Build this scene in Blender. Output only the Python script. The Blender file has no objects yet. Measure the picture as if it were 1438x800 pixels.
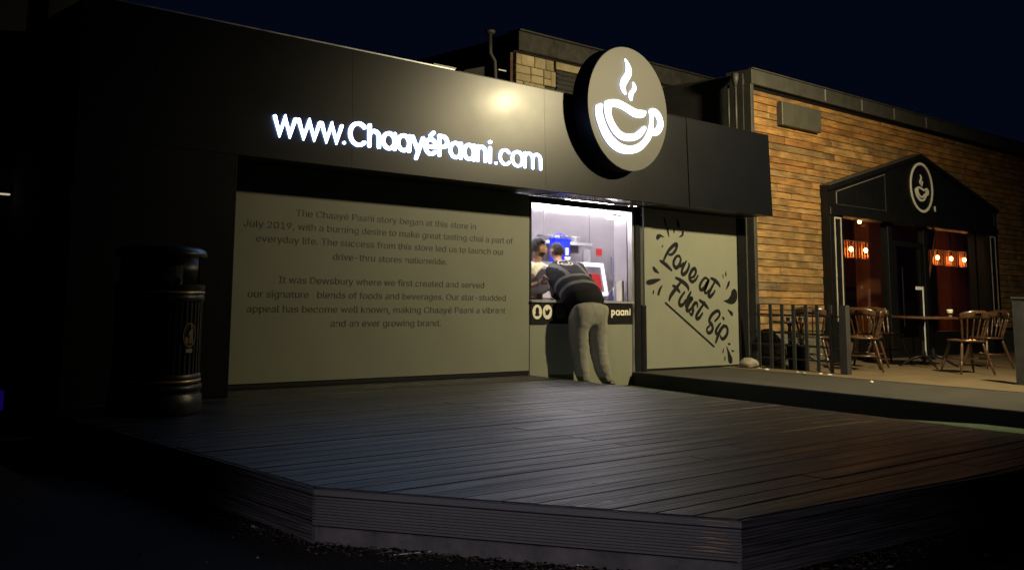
import bpy, bmesh, math, random, json
from mathutils import Vector, Matrix
random.seed(7)
R = math.radians
sc = bpy.context.scene
COL = sc.collection

# ------------------------------------------------------------------ camera
cam_d = bpy.data.cameras.new("camera"); cam = bpy.data.objects.new("camera", cam_d); COL.objects.link(cam)
sc.camera = cam
YAW, PITCH, ROLL = 0.672976, 0.133445, 0.022173
_cy, _sy, _cp, _sp = math.cos(YAW), math.sin(YAW), math.cos(PITCH), math.sin(PITCH)
_f = Vector((_sy*_cp, _cy*_cp, _sp)); _r = Vector((_cy, -_sy, 0)); _u = _r.cross(_f)
_rr = _r*math.cos(ROLL) + _u*math.sin(ROLL); _uu = -_r*math.sin(ROLL) + _u*math.cos(ROLL)
_m = Matrix((( _rr.x, _uu.x, -_f.x, 0), (_rr.y, _uu.y, -_f.y, 0), (_rr.z, _uu.z, -_f.z, .92), (0, 0, 0, 1)))
cam.matrix_world = _m
cam_d.sensor_width = 36; cam_d.lens = 1400.2/1438*36
cam_d.shift_x = (719-551)/1438; cam_d.shift_y = -(400-219)/1438
cam_d.clip_start = .05; cam_d.clip_end = 600

# ------------------------------------------------------------------ world
SUN_EL, SUN_ROT = -7.5, 200
w = bpy.data.worlds.new("World"); sc.world = w; w.use_nodes = True
wn = w.node_tree; wn.nodes.clear()
wo = wn.nodes.new('ShaderNodeOutputWorld'); bg = wn.nodes.new('ShaderNodeBackground'); sky = wn.nodes.new('ShaderNodeTexSky')
sky.sky_type = 'NISHITA'; sky.sun_disc = False; sky.sun_elevation = R(SUN_EL); sky.sun_rotation = R(SUN_ROT)
tint = wn.nodes.new('ShaderNodeMix'); tint.data_type = 'RGBA'; tint.blend_type = 'MIX'; tint.inputs[0].default_value = .93
tint.inputs[7].default_value = (.0095, .019, .068, 1)
wn.links.new(sky.outputs[0], tint.inputs[6]); wn.links.new(tint.outputs[2], bg.inputs[0])
bg.inputs[1].default_value = .1
wn.links.new(bg.outputs[0], wo.inputs[0])

# ------------------------------------------------------------------ lamps (a flood lamp just off frame to the right; a car park lamp behind)
def lamp(name, kind, loc, energy, color, size=.1, target=None, cone=None, blend=.5):
    d = bpy.data.lights.new(name, kind); d.energy = energy; d.color = color
    if kind in ('POINT', 'SPOT'): d.shadow_soft_size = size
    if kind == 'SPOT': d.spot_size = R(cone); d.spot_blend = blend
    o = bpy.data.objects.new(name, d); COL.objects.link(o); o.location = loc
    if target is not None:
        o.rotation_euler = (Vector(target)-Vector(loc)).to_track_quat('-Z', 'Y').to_euler()
    return o
FLOOD = (12.2, 3.04, 4.5)
lamp('flood_lamp_light', 'SPOT', FLOOD, 2500, (1, .84, .49), .13, (12.5, 8.0, 1.0), 146, 1.)
lamp('car_park_light', 'SPOT', (-3.0, -.9, .30), 800, (.95, .89, 1), .12, (3.45, 3.2, -.36), 27, 1.)

# ------------------------------------------------------------------ render look
sc.view_settings.view_transform = 'Standard'; sc.view_settings.look = 'None'
sc.view_settings.exposure = 0; sc.view_settings.gamma = 1
sc.render.engine = 'CYCLES'
sc.cycles.use_denoising = True
sc.cycles.max_bounces = 6; sc.cycles.diffuse_bounces = 3; sc.cycles.glossy_bounces = 4; sc.cycles.transmission_bounces = 6
sc.cycles.caustics_reflective = False; sc.cycles.caustics_refractive = False
sc.cycles.sample_clamp_indirect = 4

DATA = json.loads(r'''{"disc": [9.437, 3.107, 0.7375], "logo": {"bowl": [[-0.8325, -0.0719], [-0.7715, -0.0325], [-0.6983, -0.0108], [-0.6956, -0.1125], [-0.6631, -0.2156], [-0.5708, -0.3797], [-0.4081, -0.522], [-0.221, -0.5953], [-0.0095, -0.6061], [0.1844, -0.5573], [0.339, -0.4651], [0.4515, -0.3268], [0.5125, -0.1803], [0.5234, -0.0664], [0.5031, 0.038], [0.5939, 0.0841], [0.7146, 0.0651], [0.8176, -0.0149], [0.8651, -0.1369], [0.8258, -0.2549], [0.72, -0.3444], [0.6061, -0.3715], [0.5532, -0.3715], [0.5071, -0.4475], [0.381, -0.5641], [0.2481, -0.6549], [0.0732, -0.7146], [-0.1397, -0.7417], [-0.3485, -0.7173], [-0.5329, -0.6292], [-0.6739, -0.499], [-0.7742, -0.3363], [-0.8258, -0.2102]], "hole": [[0.6088, -0.0271], [0.6712, -0.042], [0.7159, -0.0841], [0.7281, -0.1478], [0.6997, -0.2142], [0.6536, -0.2536], [0.5898, -0.278], [0.602, -0.1559]], "inner": [[-0.621, 0.0176], [-0.5261, 0.0692], [-0.3593, 0.1003], [-0.2129, 0.0922], [-0.0, 0.0434], [0.1722, 0.0081], [0.3824, 0.0163], [0.4081, -0.0108], [0.3715, -0.08], [0.2576, -0.1166], [0.0841, -0.1139], [-0.0868, -0.061], [-0.2563, -0.0231], [-0.4027, -0.0203], [-0.4732, -0.0569], [-0.4664, -0.1641], [-0.3851, -0.2888], [-0.24, -0.3946], [-0.0922, -0.4203], [0.1003, -0.3959], [0.2319, -0.3254], [0.3431, -0.2481], [0.4041, -0.2495], [0.3851, -0.3132], [0.2603, -0.4325], [0.099, -0.5058], [-0.0936, -0.5329], [-0.2834, -0.5071], [-0.4488, -0.4054], [-0.5695, -0.2454], [-0.6183, -0.1031]], "steam": [[-0.1098, 0.8014], [-0.0108, 0.7254], [0.0434, 0.6359], [0.0285, 0.5369], [-0.0583, 0.4258], [-0.1153, 0.3349], [-0.0963, 0.2264], [-0.1342, 0.221], [-0.2102, 0.2929], [-0.2305, 0.3729], [-0.1858, 0.4759], [-0.099, 0.5722], [-0.0759, 0.6875]], "wisp": [[0.0841, 0.4475], [0.1519, 0.3932], [0.1505, 0.3173], [0.08, 0.2441], [0.0569, 0.1464], [0.0136, 0.1451], [-0.019, 0.2183], [0.0122, 0.278], [0.0773, 0.3431]]}, "strokes": [[[[11.124, 1.465], [11.188, 1.467], [11.268, 1.521], [11.305, 1.588], [11.284, 1.608], [11.201, 1.571], [11.102, 1.496], [11.033, 1.412], [11.003, 1.362]], 1], [[[10.936, 1.376], [11.05, 1.333], [11.183, 1.258]], 1], [[[11.359, 1.454], [11.295, 1.445], [11.231, 1.378], [11.237, 1.32], [11.291, 1.294], [11.356, 1.341], [11.387, 1.413], [11.345, 1.459]], 1], [[[11.341, 1.305], [11.411, 1.331], [11.451, 1.368]], 0.8], [[[11.508, 1.388], [11.43, 1.296], [11.404, 1.236], [11.437, 1.211], [11.508, 1.245], [11.57, 1.318], [11.567, 1.36]], 1], [[[11.59, 1.17], [11.677, 1.19], [11.726, 1.257], [11.695, 1.298], [11.629, 1.266], [11.576, 1.193], [11.591, 1.14], [11.645, 1.12], [11.717, 1.149], [11.77, 1.204]], 1], [[[11.996, 1.162], [11.934, 1.178], [11.849, 1.122], [11.806, 1.055], [11.835, 1.014], [11.908, 1.039], [11.99, 1.119], [12.016, 1.15], [11.939, 1.033], [11.917, 0.991], [11.958, 0.973], [12.022, 1.011]], 1], [[[12.19, 1.16], [12.108, 1.073], [12.021, 0.974], [12.015, 0.932], [12.05, 0.926], [12.115, 0.964], [12.159, 1.007]], 1], [[[12.074, 1.176], [12.153, 1.153], [12.237, 1.112], [12.282, 1.07]], 1], [[[11.272, 1.162], [11.366, 1.135], [11.483, 1.084], [11.538, 1.044], [11.545, 1.009]], 1.1], [[[11.385, 1.112], [11.255, 1.009], [11.155, 0.926], [11.121, 0.868]], 1.1], [[[11.203, 1.058], [11.284, 1.027], [11.354, 0.976]], 1], [[[11.46, 0.978], [11.359, 0.888], [11.338, 0.824], [11.376, 0.8], [11.436, 0.824], [11.477, 0.872]], 1], [[[11.6, 0.98], [11.527, 0.89], [11.475, 0.789]], 1], [[[11.527, 0.878], [11.598, 0.903], [11.628, 0.891], [11.556, 0.837], [11.504, 0.76], [11.523, 0.731], [11.594, 0.755], [11.666, 0.82]], 1], [[[11.746, 0.785], [11.737, 0.833], [11.687, 0.832], [11.639, 0.785], [11.643, 0.731], [11.611, 0.678], [11.568, 0.702]], 1], [[[11.79, 0.875], [11.901, 0.828], [11.993, 0.767]], 1], [[[11.918, 0.847], [11.817, 0.762], [11.722, 0.672], [11.731, 0.627], [11.793, 0.643], [11.86, 0.703]], 1], [[[12.144, 0.595], [12.234, 0.649], [12.264, 0.704], [12.212, 0.734], [12.116, 0.703], [12.036, 0.643], [12.018, 0.589], [12.074, 0.541], [12.087, 0.486], [12.029, 0.439], [11.967, 0.445], [11.956, 0.493], [12.016, 0.531]], 1], [[[12.274, 0.564], [12.186, 0.492], [12.163, 0.444], [12.201, 0.422], [12.266, 0.461]], 1], [[[12.337, 0.639], [12.358, 0.625]], 1.3], [[[12.359, 0.539], [12.244, 0.443], [12.154, 0.305]], 1.1], [[[12.31, 0.491], [12.386, 0.527], [12.443, 0.484], [12.425, 0.411], [12.347, 0.357], [12.294, 0.358], [12.267, 0.394]], 1]], "underline": [[11.038, 0.832], [12.11, 0.252]], "drops": [[[10.874, 1.71], [10.858, 1.666], [10.889, 1.642], [10.934, 1.67], [10.968, 1.689], [11.037, 1.681], [10.982, 1.713], [10.925, 1.725]], [[11.079, 1.813], [11.1, 1.749], [11.138, 1.688], [11.135, 1.757], [11.117, 1.809]], [[11.23, 1.797], [11.244, 1.745], [11.269, 1.793]], [[11.352, 1.706], [11.411, 1.709], [11.458, 1.738], [11.463, 1.792], [11.419, 1.778], [11.414, 1.742]], [[10.973, 1.561], [10.988, 1.55], [11.012, 1.575], [10.998, 1.583]], [[10.775, 1.293], [10.783, 1.253], [10.829, 1.22], [10.914, 1.211], [10.868, 1.256], [10.812, 1.294]], [[10.95, 1.134], [10.846, 1.142], [10.697, 1.125], [10.641, 1.101], [10.644, 1.067], [10.705, 1.057], [10.807, 1.076]], [[10.981, 1.062], [10.91, 1.021], [10.876, 0.968], [10.872, 0.928], [10.908, 0.929], [10.941, 0.992]], [[10.797, 1.001], [10.772, 0.967], [10.773, 0.935], [10.796, 0.956]], [[12.435, 1.284], [12.416, 1.24], [12.428, 1.205], [12.449, 1.241]], [[12.513, 1.155], [12.463, 1.105], [12.427, 1.024], [12.483, 1.062], [12.525, 1.118]], [[12.36, 1.244], [12.35, 1.213], [12.364, 1.177], [12.372, 1.214]], [[12.363, 0.875], [12.454, 0.892], [12.533, 0.945], [12.569, 1.014], [12.625, 1.043], [12.683, 1.016], [12.702, 0.935], [12.661, 0.86], [12.572, 0.828], [12.474, 0.836]], [[12.454, 0.762], [12.491, 0.711], [12.543, 0.668], [12.583, 0.671], [12.574, 0.717], [12.514, 0.741]], [[12.441, 0.289], [12.468, 0.262], [12.517, 0.276], [12.485, 0.294]], [[12.524, 0.199], [12.556, 0.169], [12.604, 0.185]], [[12.403, 0.257], [12.43, 0.162], [12.443, 0.052], [12.484, 0.012], [12.539, 0.026], [12.541, 0.086], [12.48, 0.173]], [[12.336, 0.23], [12.311, 0.188], [12.312, 0.156], [12.338, 0.176]], [[12.368, 0.121], [12.349, 0.085], [12.357, 0.049], [12.379, 0.078]]], "lines": [["The Chaay\u00e9 Paani story began at this store in", 5.253, 7.623, 1.602], ["July 2019, with a burning desire to make great tasting chai a part of", 4.683, 8.203, 1.471], ["everyday life. The success from this store led us to launch our", 4.821, 8.061, 1.339], ["drive-thru stores nationwide.", 5.699, 7.199, 1.201], ["It was Dewsbury where we first created and served", 5.086, 7.756, 0.962], ["our signature  blends of foods and beverages. Our star-studded", 4.754, 8.094, 0.827], ["appeal has become well known, making Chaay\u00e9 Paani a vibrant", 4.75, 8.09, 0.689], ["and an ever growing brand.", 5.695, 7.125, 0.553]], "letters": [["w", 4.65, 4.895, 2.268, 2.451], ["w", 4.905, 5.165, 2.268, 2.451], ["w", 5.16, 5.415, 2.268, 2.451], [".", 5.405, 5.46, 2.268, 2.306], ["C", 5.49, 5.71, 2.262, 2.502], ["h", 5.715, 5.865, 2.268, 2.5], ["a", 5.885, 6.06, 2.264, 2.455], ["a", 6.07, 6.245, 2.264, 2.455], ["y", 6.255, 6.425, 2.206, 2.451], ["\u00e9", 6.425, 6.6, 2.262, 2.535], ["P", 6.61, 6.75, 2.268, 2.5], ["a", 6.76, 6.94, 2.264, 2.455], ["a", 6.955, 7.125, 2.264, 2.455], ["n", 7.145, 7.29, 2.268, 2.455], ["i", 7.305, 7.38, 2.268, 2.515], [".", 7.4, 7.46, 2.268, 2.306], ["c", 7.48, 7.66, 2.262, 2.457], ["o", 7.665, 7.85, 2.262, 2.457], ["m", 7.86, 8.135, 2.266, 2.455]]}''')

# ------------------------------------------------------------------ helpers: materials
def mat(name, col, rough=.6, metal=0., var=0., vscale=6., bump=0., bscale=40., stretch=(1, 1, 1), rvar=0., rand=0., col2=None, spec=.5, emit=None, estr=0., coat=0.):
    m = bpy.data.materials.new(name); m.use_nodes = True
    nt = m.node_tree; N = nt.nodes; L = nt.links; b = N['Principled BSDF']
    b.inputs['Base Color'].default_value = (*col, 1); b.inputs['Roughness'].default_value = rough
    b.inputs['Metallic'].default_value = metal; b.inputs['Specular IOR Level'].default_value = spec
    b.inputs['Coat Weight'].default_value = coat
    tc = N.new('ShaderNodeTexCoord'); mp = N.new('ShaderNodeMapping'); mp.inputs['Scale'].default_value = stretch
    L.new(tc.outputs['Object'], mp.inputs[0])
    if rand:
        oi = N.new('ShaderNodeObjectInfo'); ad = N.new('ShaderNodeVectorMath'); ad.operation = 'MULTIPLY_ADD'
        ad.inputs[1].default_value = (37, 37, 37)
        L.new(oi.outputs['Random'], ad.inputs[0]); L.new(tc.outputs['Object'], ad.inputs[2]); L.new(ad.outputs[0], mp.inputs[0])
    if var or rvar or col2:
        n = N.new('ShaderNodeTexNoise'); n.inputs['Scale'].default_value = vscale; n.inputs['Detail'].default_value = 6; n.inputs['Roughness'].default_value = .65
        L.new(mp.outputs[0], n.inputs['Vector'])
        rp = N.new('ShaderNodeValToRGB'); c2 = col2 if col2 else tuple(c*(1-var) for c in col); c1 = col if col2 else tuple(min(1, c*(1+var)) for c in col)
        rp.color_ramp.elements[0].position = .32; rp.color_ramp.elements[1].position = .68
        rp.color_ramp.elements[0].color = (*c2, 1); rp.color_ramp.elements[1].color = (*c1, 1)
        L.new(n.outputs[0], rp.inputs[0]); out = rp.outputs[0]
        if rand:
            mx = N.new('ShaderNodeMix'); mx.data_type = 'RGBA'; mx.blend_type = 'MULTIPLY'; mx.inputs[0].default_value = 1
            r2 = N.new('ShaderNodeValToRGB'); r2.color_ramp.elements[0].color = (1-rand, 1-rand, 1-rand, 1); r2.color_ramp.elements[1].color = (1, 1, 1, 1)
            L.new(oi.outputs['Random'], r2.inputs[0]); L.new(out, mx.inputs[6]); L.new(r2.outputs[0], mx.inputs[7]); out = mx.outputs[2]
        L.new(out, b.inputs['Base Color'])
        if rvar:
            mr = N.new('ShaderNodeMapRange'); mr.inputs[1].default_value = .3; mr.inputs[2].default_value = .7
            mr.inputs[3].default_value = max(.02, rough-rvar); mr.inputs[4].default_value = min(1, rough+rvar)
            L.new(n.outputs[0], mr.inputs[0]); L.new(mr.outputs[0], b.inputs['Roughness'])
    if bump:
        n2 = N.new('ShaderNodeTexNoise'); n2.inputs['Scale'].default_value = bscale; n2.inputs['Detail'].default_value = 5
        L.new(mp.outputs[0], n2.inputs['Vector'])
        bp = N.new('ShaderNodeBump'); bp.inputs['Strength'].default_value = bump; bp.inputs['Distance'].default_value = .01
        L.new(n2.outputs[0], bp.inputs['Height']); L.new(bp.outputs[0], b.inputs['Normal'])
    if emit:
        b.inputs['Emission Color'].default_value = (*emit, 1); b.inputs['Emission Strength'].default_value = estr
    return m

def glass(name, col=(.9, .92, .95), rough=0., alpha=.12):
    m = bpy.data.materials.new(name); m.use_nodes = True; nt = m.node_tree; N = nt.nodes; L = nt.links; N.clear()
    o = N.new('ShaderNodeOutputMaterial'); t = N.new('ShaderNodeBsdfTransparent'); g = N.new('ShaderNodeBsdfGlossy'); mx = N.new('ShaderNodeMixShader'); fr = N.new('ShaderNodeValue'); fr.outputs[0].default_value = alpha
    t.inputs[0].default_value = (*col, 1); g.inputs['Roughness'].default_value = rough+.02
    L.new(fr.outputs[0], mx.inputs[0]); L.new(t.outputs[0], mx.inputs[1]); L.new(g.outputs[0], mx.inputs[2]); L.new(mx.outputs[0], o.inputs[0])
    return m

M = {}
M['black'] = mat('black_satin_panel', (.0035, .004, .006), .345, rvar=.015, vscale=2, bump=.004, bscale=3, spec=.36, coat=.045)
M['black'].node_tree.nodes['Principled BSDF'].inputs['Coat Roughness'].default_value = .145
M['frame'] = mat('black_powder_coat', (.0055, .0055, .006), .45, var=.3, bump=.05, bscale=200, spec=.3)
M['greyp'] = mat('grey_printed_panel', (.190, .196, .150), .5, var=.07, vscale=1.6, bump=.02, bscale=30)
M['print'] = mat('black_vinyl_print', (.007, .007, .008), .6, spec=.2)
M['printg'] = mat('dark_grey_vinyl_print', (.05, .05, .045), .5)
M['signgrey'] = mat('grey_disc_face', (.064, .063, .052), .5, var=.05, vscale=3)
M['alu'] = mat('aluminium_trim', (.5, .5, .5), .38, 1., rvar=.1, vscale=5)
M['cream'] = mat('cream_vinyl_print', (.75, .71, .58), .5)
M['letter'] = mat('lit_white_letter', (.8, .8, .8), .4, emit=(.36, .55, 1), estr=14)
M['lettergold'] = mat('lit_white_logo', (.8, .8, .8), .4, emit=(.72, .82, 1), estr=4.0)
M['steel'] = mat('brushed_stainless_steel', (.82, .78, .81), .16, .62, var=.05, vscale=2, bump=.5, bscale=1.3, stretch=(1, 1, 2))
M['steeld'] = mat('dull_steel', (.5, .47, .5), .45, .8, var=.1, vscale=4)
M['tube'] = mat('led_tube', (1, 1, 1), .4, emit=(1, .94, .99), estr=48)
M['white'] = mat('white_plastic', (.75, .75, .75), .4, var=.05)
M['ledge'] = mat('worn_counter_ledge', (.33, .32, .32), .35, .3, var=.25, vscale=8)
M['asphalt'] = mat('asphalt', (.036, .034, .034), .9, var=.35, vscale=3, bump=.9, bscale=70, col2=(.02, .019, .019))
M['turf'] = mat('artificial_turf', (.05, .085, .03), .9, var=.5, vscale=60, bump=1, bscale=160)
M['rdeck'] = mat('grey_anti_slip_platform', (.026, .0235, .017), .75, var=.3, vscale=2.5, bump=.5, bscale=90)
M['paving'] = mat('tan_paving', (.100, .070, .034), .85, var=.22, vscale=2.2, bump=.4, bscale=60)
M['stone'] = mat('yellow_sandstone', (.42, .34, .20), .9, var=.3, vscale=3, bump=.8, bscale=14, rand=.4)
M['mortar'] = mat('sooty_mortar', (.06, .055, .045), .95, var=.3, bump=.5)
M['soot'] = mat('dark_weathered_board', (.035, .032, .028), .85, var=.5, vscale=5, bump=.5, bscale=20)
M['darkwall'] = mat('dark_render', (.03, .03, .03), .9, var=.4, vscale=1.5, bump=.3)
M['trimgrey'] = mat('grey_painted_trim', (.040, .038, .031), .6, var=.25, vscale=4, bump=.2)
M['lowwall'] = mat('grey_green_painted_boards', (.10, .10, .075), .7, var=.3, vscale=5, bump=.3)
M['ventgrey'] = mat('grey_vent_cover', (.052, .050, .038), .55, var=.15, vscale=4)
M['iron'] = mat('black_iron', (.015, .015, .016), .35, .6, var=.3, bump=.2, bscale=80)
M['fencem'] = mat('grey_painted_fence_bar', (.030, .029, .026), .55, var=.3, bump=.2, bscale=60)
M['chairwood'] = mat('varnished_oak', (.065, .032, .016), .28, var=.45, vscale=5, stretch=(6, 6, 1), coat=.6)
M['tabletop'] = mat('dark_varnished_table', (.09, .04, .018), .3, var=.3, vscale=6, stretch=(1, 6, 1), coat=.5)
M['binblack'] = mat('glossy_black_bin_plastic', (.012, .012, .016), .38, var=.3, vscale=4, bump=.1)
M['gold'] = mat('gold_band', (.45, .32, .12), .35, .7, var=.2)
M['line'] = mat('pale_lit_edge', (.42, .38, .32), .5, var=.2)  # pale colour stands for light caught on the post moulding edges
M['redwall'] = mat('dim_red_brown_wall', (.17, .08, .035), .8, var=.25, vscale=1.5)
M['curtain'] = mat('orange_brown_pillar', (.34, .14, .05), .7, var=.2, vscale=3, stretch=(8, 8, .3))
M['bulb'] = mat('warm_bulb', (1, .6, .3), .4, emit=(1, .42, .12), estr=60)
M['amber'] = mat('glowing_amber_glass', (.5, .2, .08), .1, emit=(1, .20, .05), estr=.10)
M['glass'] = glass('window_glass', (.86, .88, .88))
M['darkglass'] = glass('tinted_window_glass', (.55, .5, .48))
M['leaf'] = mat('dead_leaves', (.12, .08, .045), .9, var=.6, vscale=20, rand=.4)
M['scrap'] = mat('pale_paper_scrap', (.42, .40, .34), .8)
M['rock'] = mat('pale_rock', (.20, .18, .13), .9, var=.3, vscale=5, bump=1, bscale=12)
M['blue'] = mat('glowing_blue_plastic', (.012, .03, .75), .4, emit=(.03, .06, 1), estr=.10)  # plastic given a faint glow of its own, the bucket is no lamp
M['skinA'] = mat('skin', (.42, .23, .15), .5, var=.08, vscale=8)
M['skinB'] = mat('skin_dark', (.26, .13, .08), .5, var=.08, vscale=8)
M['hair'] = mat('black_hair', (.012, .010, .009), .75, var=.4, vscale=60, bump=1, bscale=150)
M['trouser'] = mat('grey_jersey_trousers', (.185, .18, .145), .9, var=.18, vscale=6, bump=.9, bscale=14, stretch=(1, 1, .45))
M['shoe'] = mat('black_trainer', (.02, .02, .022), .5)
M['shirt'] = mat('white_tshirt', (.84, .81, .76), .85, var=.08, bump=.6, bscale=20)
M['redprint'] = mat('glowing_red_print', (.6, .03, .03), .4, emit=(.9, .06, .05), estr=.25)  # faint glow added to the prints, wall notice included
M['screenw'] = mat('glowing_white_frame', (.8, .78, .8), .4, emit=(1, .95, 1), estr=.9)  # glow added so the frame reads bright white
M['leaflet'] = mat('blue_pink_leaflet', (.30, .45, .65), .5, col2=(.65, .5, .62), vscale=9)
M['navy'] = mat('navy_card', (.05, .04, .16), .5)
M['screw'] = mat('screw_head', (.2, .19, .2), .35, 1)

# deck boards: dark paint, worn, fine ribs along the board
def deckmat(name, base, worn, ribaxis, ribs=True, rough=.42):
    m = mat(name, base, rough, col2=worn, vscale=2.2, stretch=(1, 1, 26) if ribaxis != 'x' else (.45, 11, 6), rand=.5, rvar=.16)
    nt = m.node_tree; N = nt.nodes; L = nt.links; b = N['Principled BSDF']
    tc = N.new('ShaderNodeTexCoord'); mp = N.new('ShaderNodeMapping'); mp.inputs['Scale'].default_value = (1.2, 34, 34)
    L.new(tc.outputs['Object'], mp.inputs[0])
    n = N.new('ShaderNodeTexNoise'); n.inputs['Scale'].default_value = 4; n.inputs['Detail'].default_value = 6; n.inputs['Roughness'].default_value = .7; L.new(mp.outputs[0], n.inputs['Vector'])
    h = n.outputs[0]
    if ribs:
        wv = N.new('ShaderNodeTexWave'); wv.bands_direction = 'Y'; wv.inputs['Scale'].default_value = 15.5; wv.inputs['Distortion'].default_value = .25
        L.new(tc.outputs['Object'], wv.inputs['Vector'])
        ad = N.new('ShaderNodeMath'); ad.operation = 'MULTIPLY_ADD'; ad.inputs[1].default_value = .45
        L.new(wv.outputs[1], ad.inputs[0]); L.new(h, ad.inputs[2]); h = ad.outputs[0]
    bp = N.new('ShaderNodeBump'); bp.inputs['Strength'].default_value = .55; bp.inputs['Distance'].default_value = .006
    L.new(h, bp.inputs['Height']); L.new(bp.outputs[0], b.inputs['Normal'])
    return m
M['deck'] = deckmat('worn_black_deck_paint', (.022, .023, .028), (.008, .009, .012), 'x', True, .42)
M['deck'].node_tree.nodes['Principled BSDF'].inputs['Specular IOR Level'].default_value = .33
M['riser'] = deckmat('worn_riser_paint', (.10, .09, .093), (.022, .02, .023), 'z', False, .6)

# reclaimed cladding: each board its own tone, from orange brown over tan to grey
def clad():
    m = bpy.data.materials.new('reclaimed_wood_cladding'); m.use_nodes = True; nt = m.node_tree; N = nt.nodes; L = nt.links; b = N['Principled BSDF']
    oi = N.new('ShaderNodeObjectInfo'); tc = N.new('ShaderNodeTexCoord')
    ad = N.new('ShaderNodeVectorMath'); ad.operation = 'MULTIPLY_ADD'; ad.inputs[1].default_value = (53, 31, 71)
    L.new(oi.outputs['Random'], ad.inputs[0]); L.new(tc.outputs['Object'], ad.inputs[2])
    r = N.new('ShaderNodeValToRGB'); e = r.color_ramp.elements
    cols = [(0, (.36, .195, .065)), (.2, (.47, .27, .09)), (.38, (.45, .285, .105)), (.55, (.38, .235, .095)), (.7, (.50, .32, .125)), (.9, (.28, .20, .105)), (1, (.52, .36, .16))]
    e[0].position = 0; e[0].color = (*cols[0][1], 1); e[1].position = 1; e[1].color = (*cols[-1][1], 1)
    for p, c in cols[1:-1]: k = e.new(p); k.color = (*c, 1)
    L.new(oi.outputs['Random'], r.inputs[0])
    mp = N.new('ShaderNodeMapping'); mp.inputs['Scale'].default_value = (1.3, 1, 22); L.new(ad.outputs[0], mp.inputs[0])
    n = N.new('ShaderNodeTexNoise'); n.inputs['Scale'].default_value = 2.6; n.inputs['Detail'].default_value = 8; n.inputs['Roughness'].default_value = .7; L.new(mp.outputs[0], n.inputs['Vector'])
    g = N.new('ShaderNodeValToRGB'); g.color_ramp.elements[0].position = .3; g.color_ramp.elements[1].position = .72
    g.color_ramp.elements[0].color = (.27, .21, .17, 1); g.color_ramp.elements[1].color = (1.0, 1.0, 1.0, 1); L.new(n.outputs[0], g.inputs[0])
    mx = N.new('ShaderNodeMix'); mx.data_type = 'RGBA'; mx.blend_type = 'MULTIPLY'; mx.inputs[0].default_value = 1
    L.new(r.outputs[0], mx.inputs[6]); L.new(g.outputs[0], mx.inputs[7])
    n3 = N.new('ShaderNodeTexNoise'); n3.inputs['Scale'].default_value = 2.4; n3.inputs['Detail'].default_value = 4; L.new(ad.outputs[0], n3.inputs['Vector'])
    g3 = N.new('ShaderNodeValToRGB'); g3.color_ramp.elements[0].position = .36; g3.color_ramp.elements[1].position = .6
    g3.color_ramp.elements[0].color = (.5, .52, .5, 1); g3.color_ramp.elements[1].color = (1.0, 1, 1, 1); L.new(n3.outputs[0], g3.inputs[0])
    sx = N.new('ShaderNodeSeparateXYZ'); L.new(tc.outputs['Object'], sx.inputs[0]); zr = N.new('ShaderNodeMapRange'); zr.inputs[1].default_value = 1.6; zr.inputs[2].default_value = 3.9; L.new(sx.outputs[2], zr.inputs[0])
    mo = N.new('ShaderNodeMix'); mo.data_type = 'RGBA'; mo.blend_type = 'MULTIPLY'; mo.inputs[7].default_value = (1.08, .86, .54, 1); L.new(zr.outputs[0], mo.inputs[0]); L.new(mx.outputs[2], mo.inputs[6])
    m2 = N.new('ShaderNodeMix'); m2.data_type = 'RGBA'; m2.blend_type = 'MULTIPLY'; m2.inputs[0].default_value = 1
    L.new(mo.outputs[2], m2.inputs[6]); L.new(g3.outputs[0], m2.inputs[7]); L.new(m2.outputs[2], b.inputs['Base Color'])
    bp = N.new('ShaderNodeBump'); bp.inputs['Strength'].default_value = .6; bp.inputs['Distance'].default_value = .008
    L.new(n.outputs[0], bp.inputs['Height']); L.new(bp.outputs[0], b.inputs['Normal']); b.inputs['Roughness'].default_value = .8
    return m
M['clad'] = clad()

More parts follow.
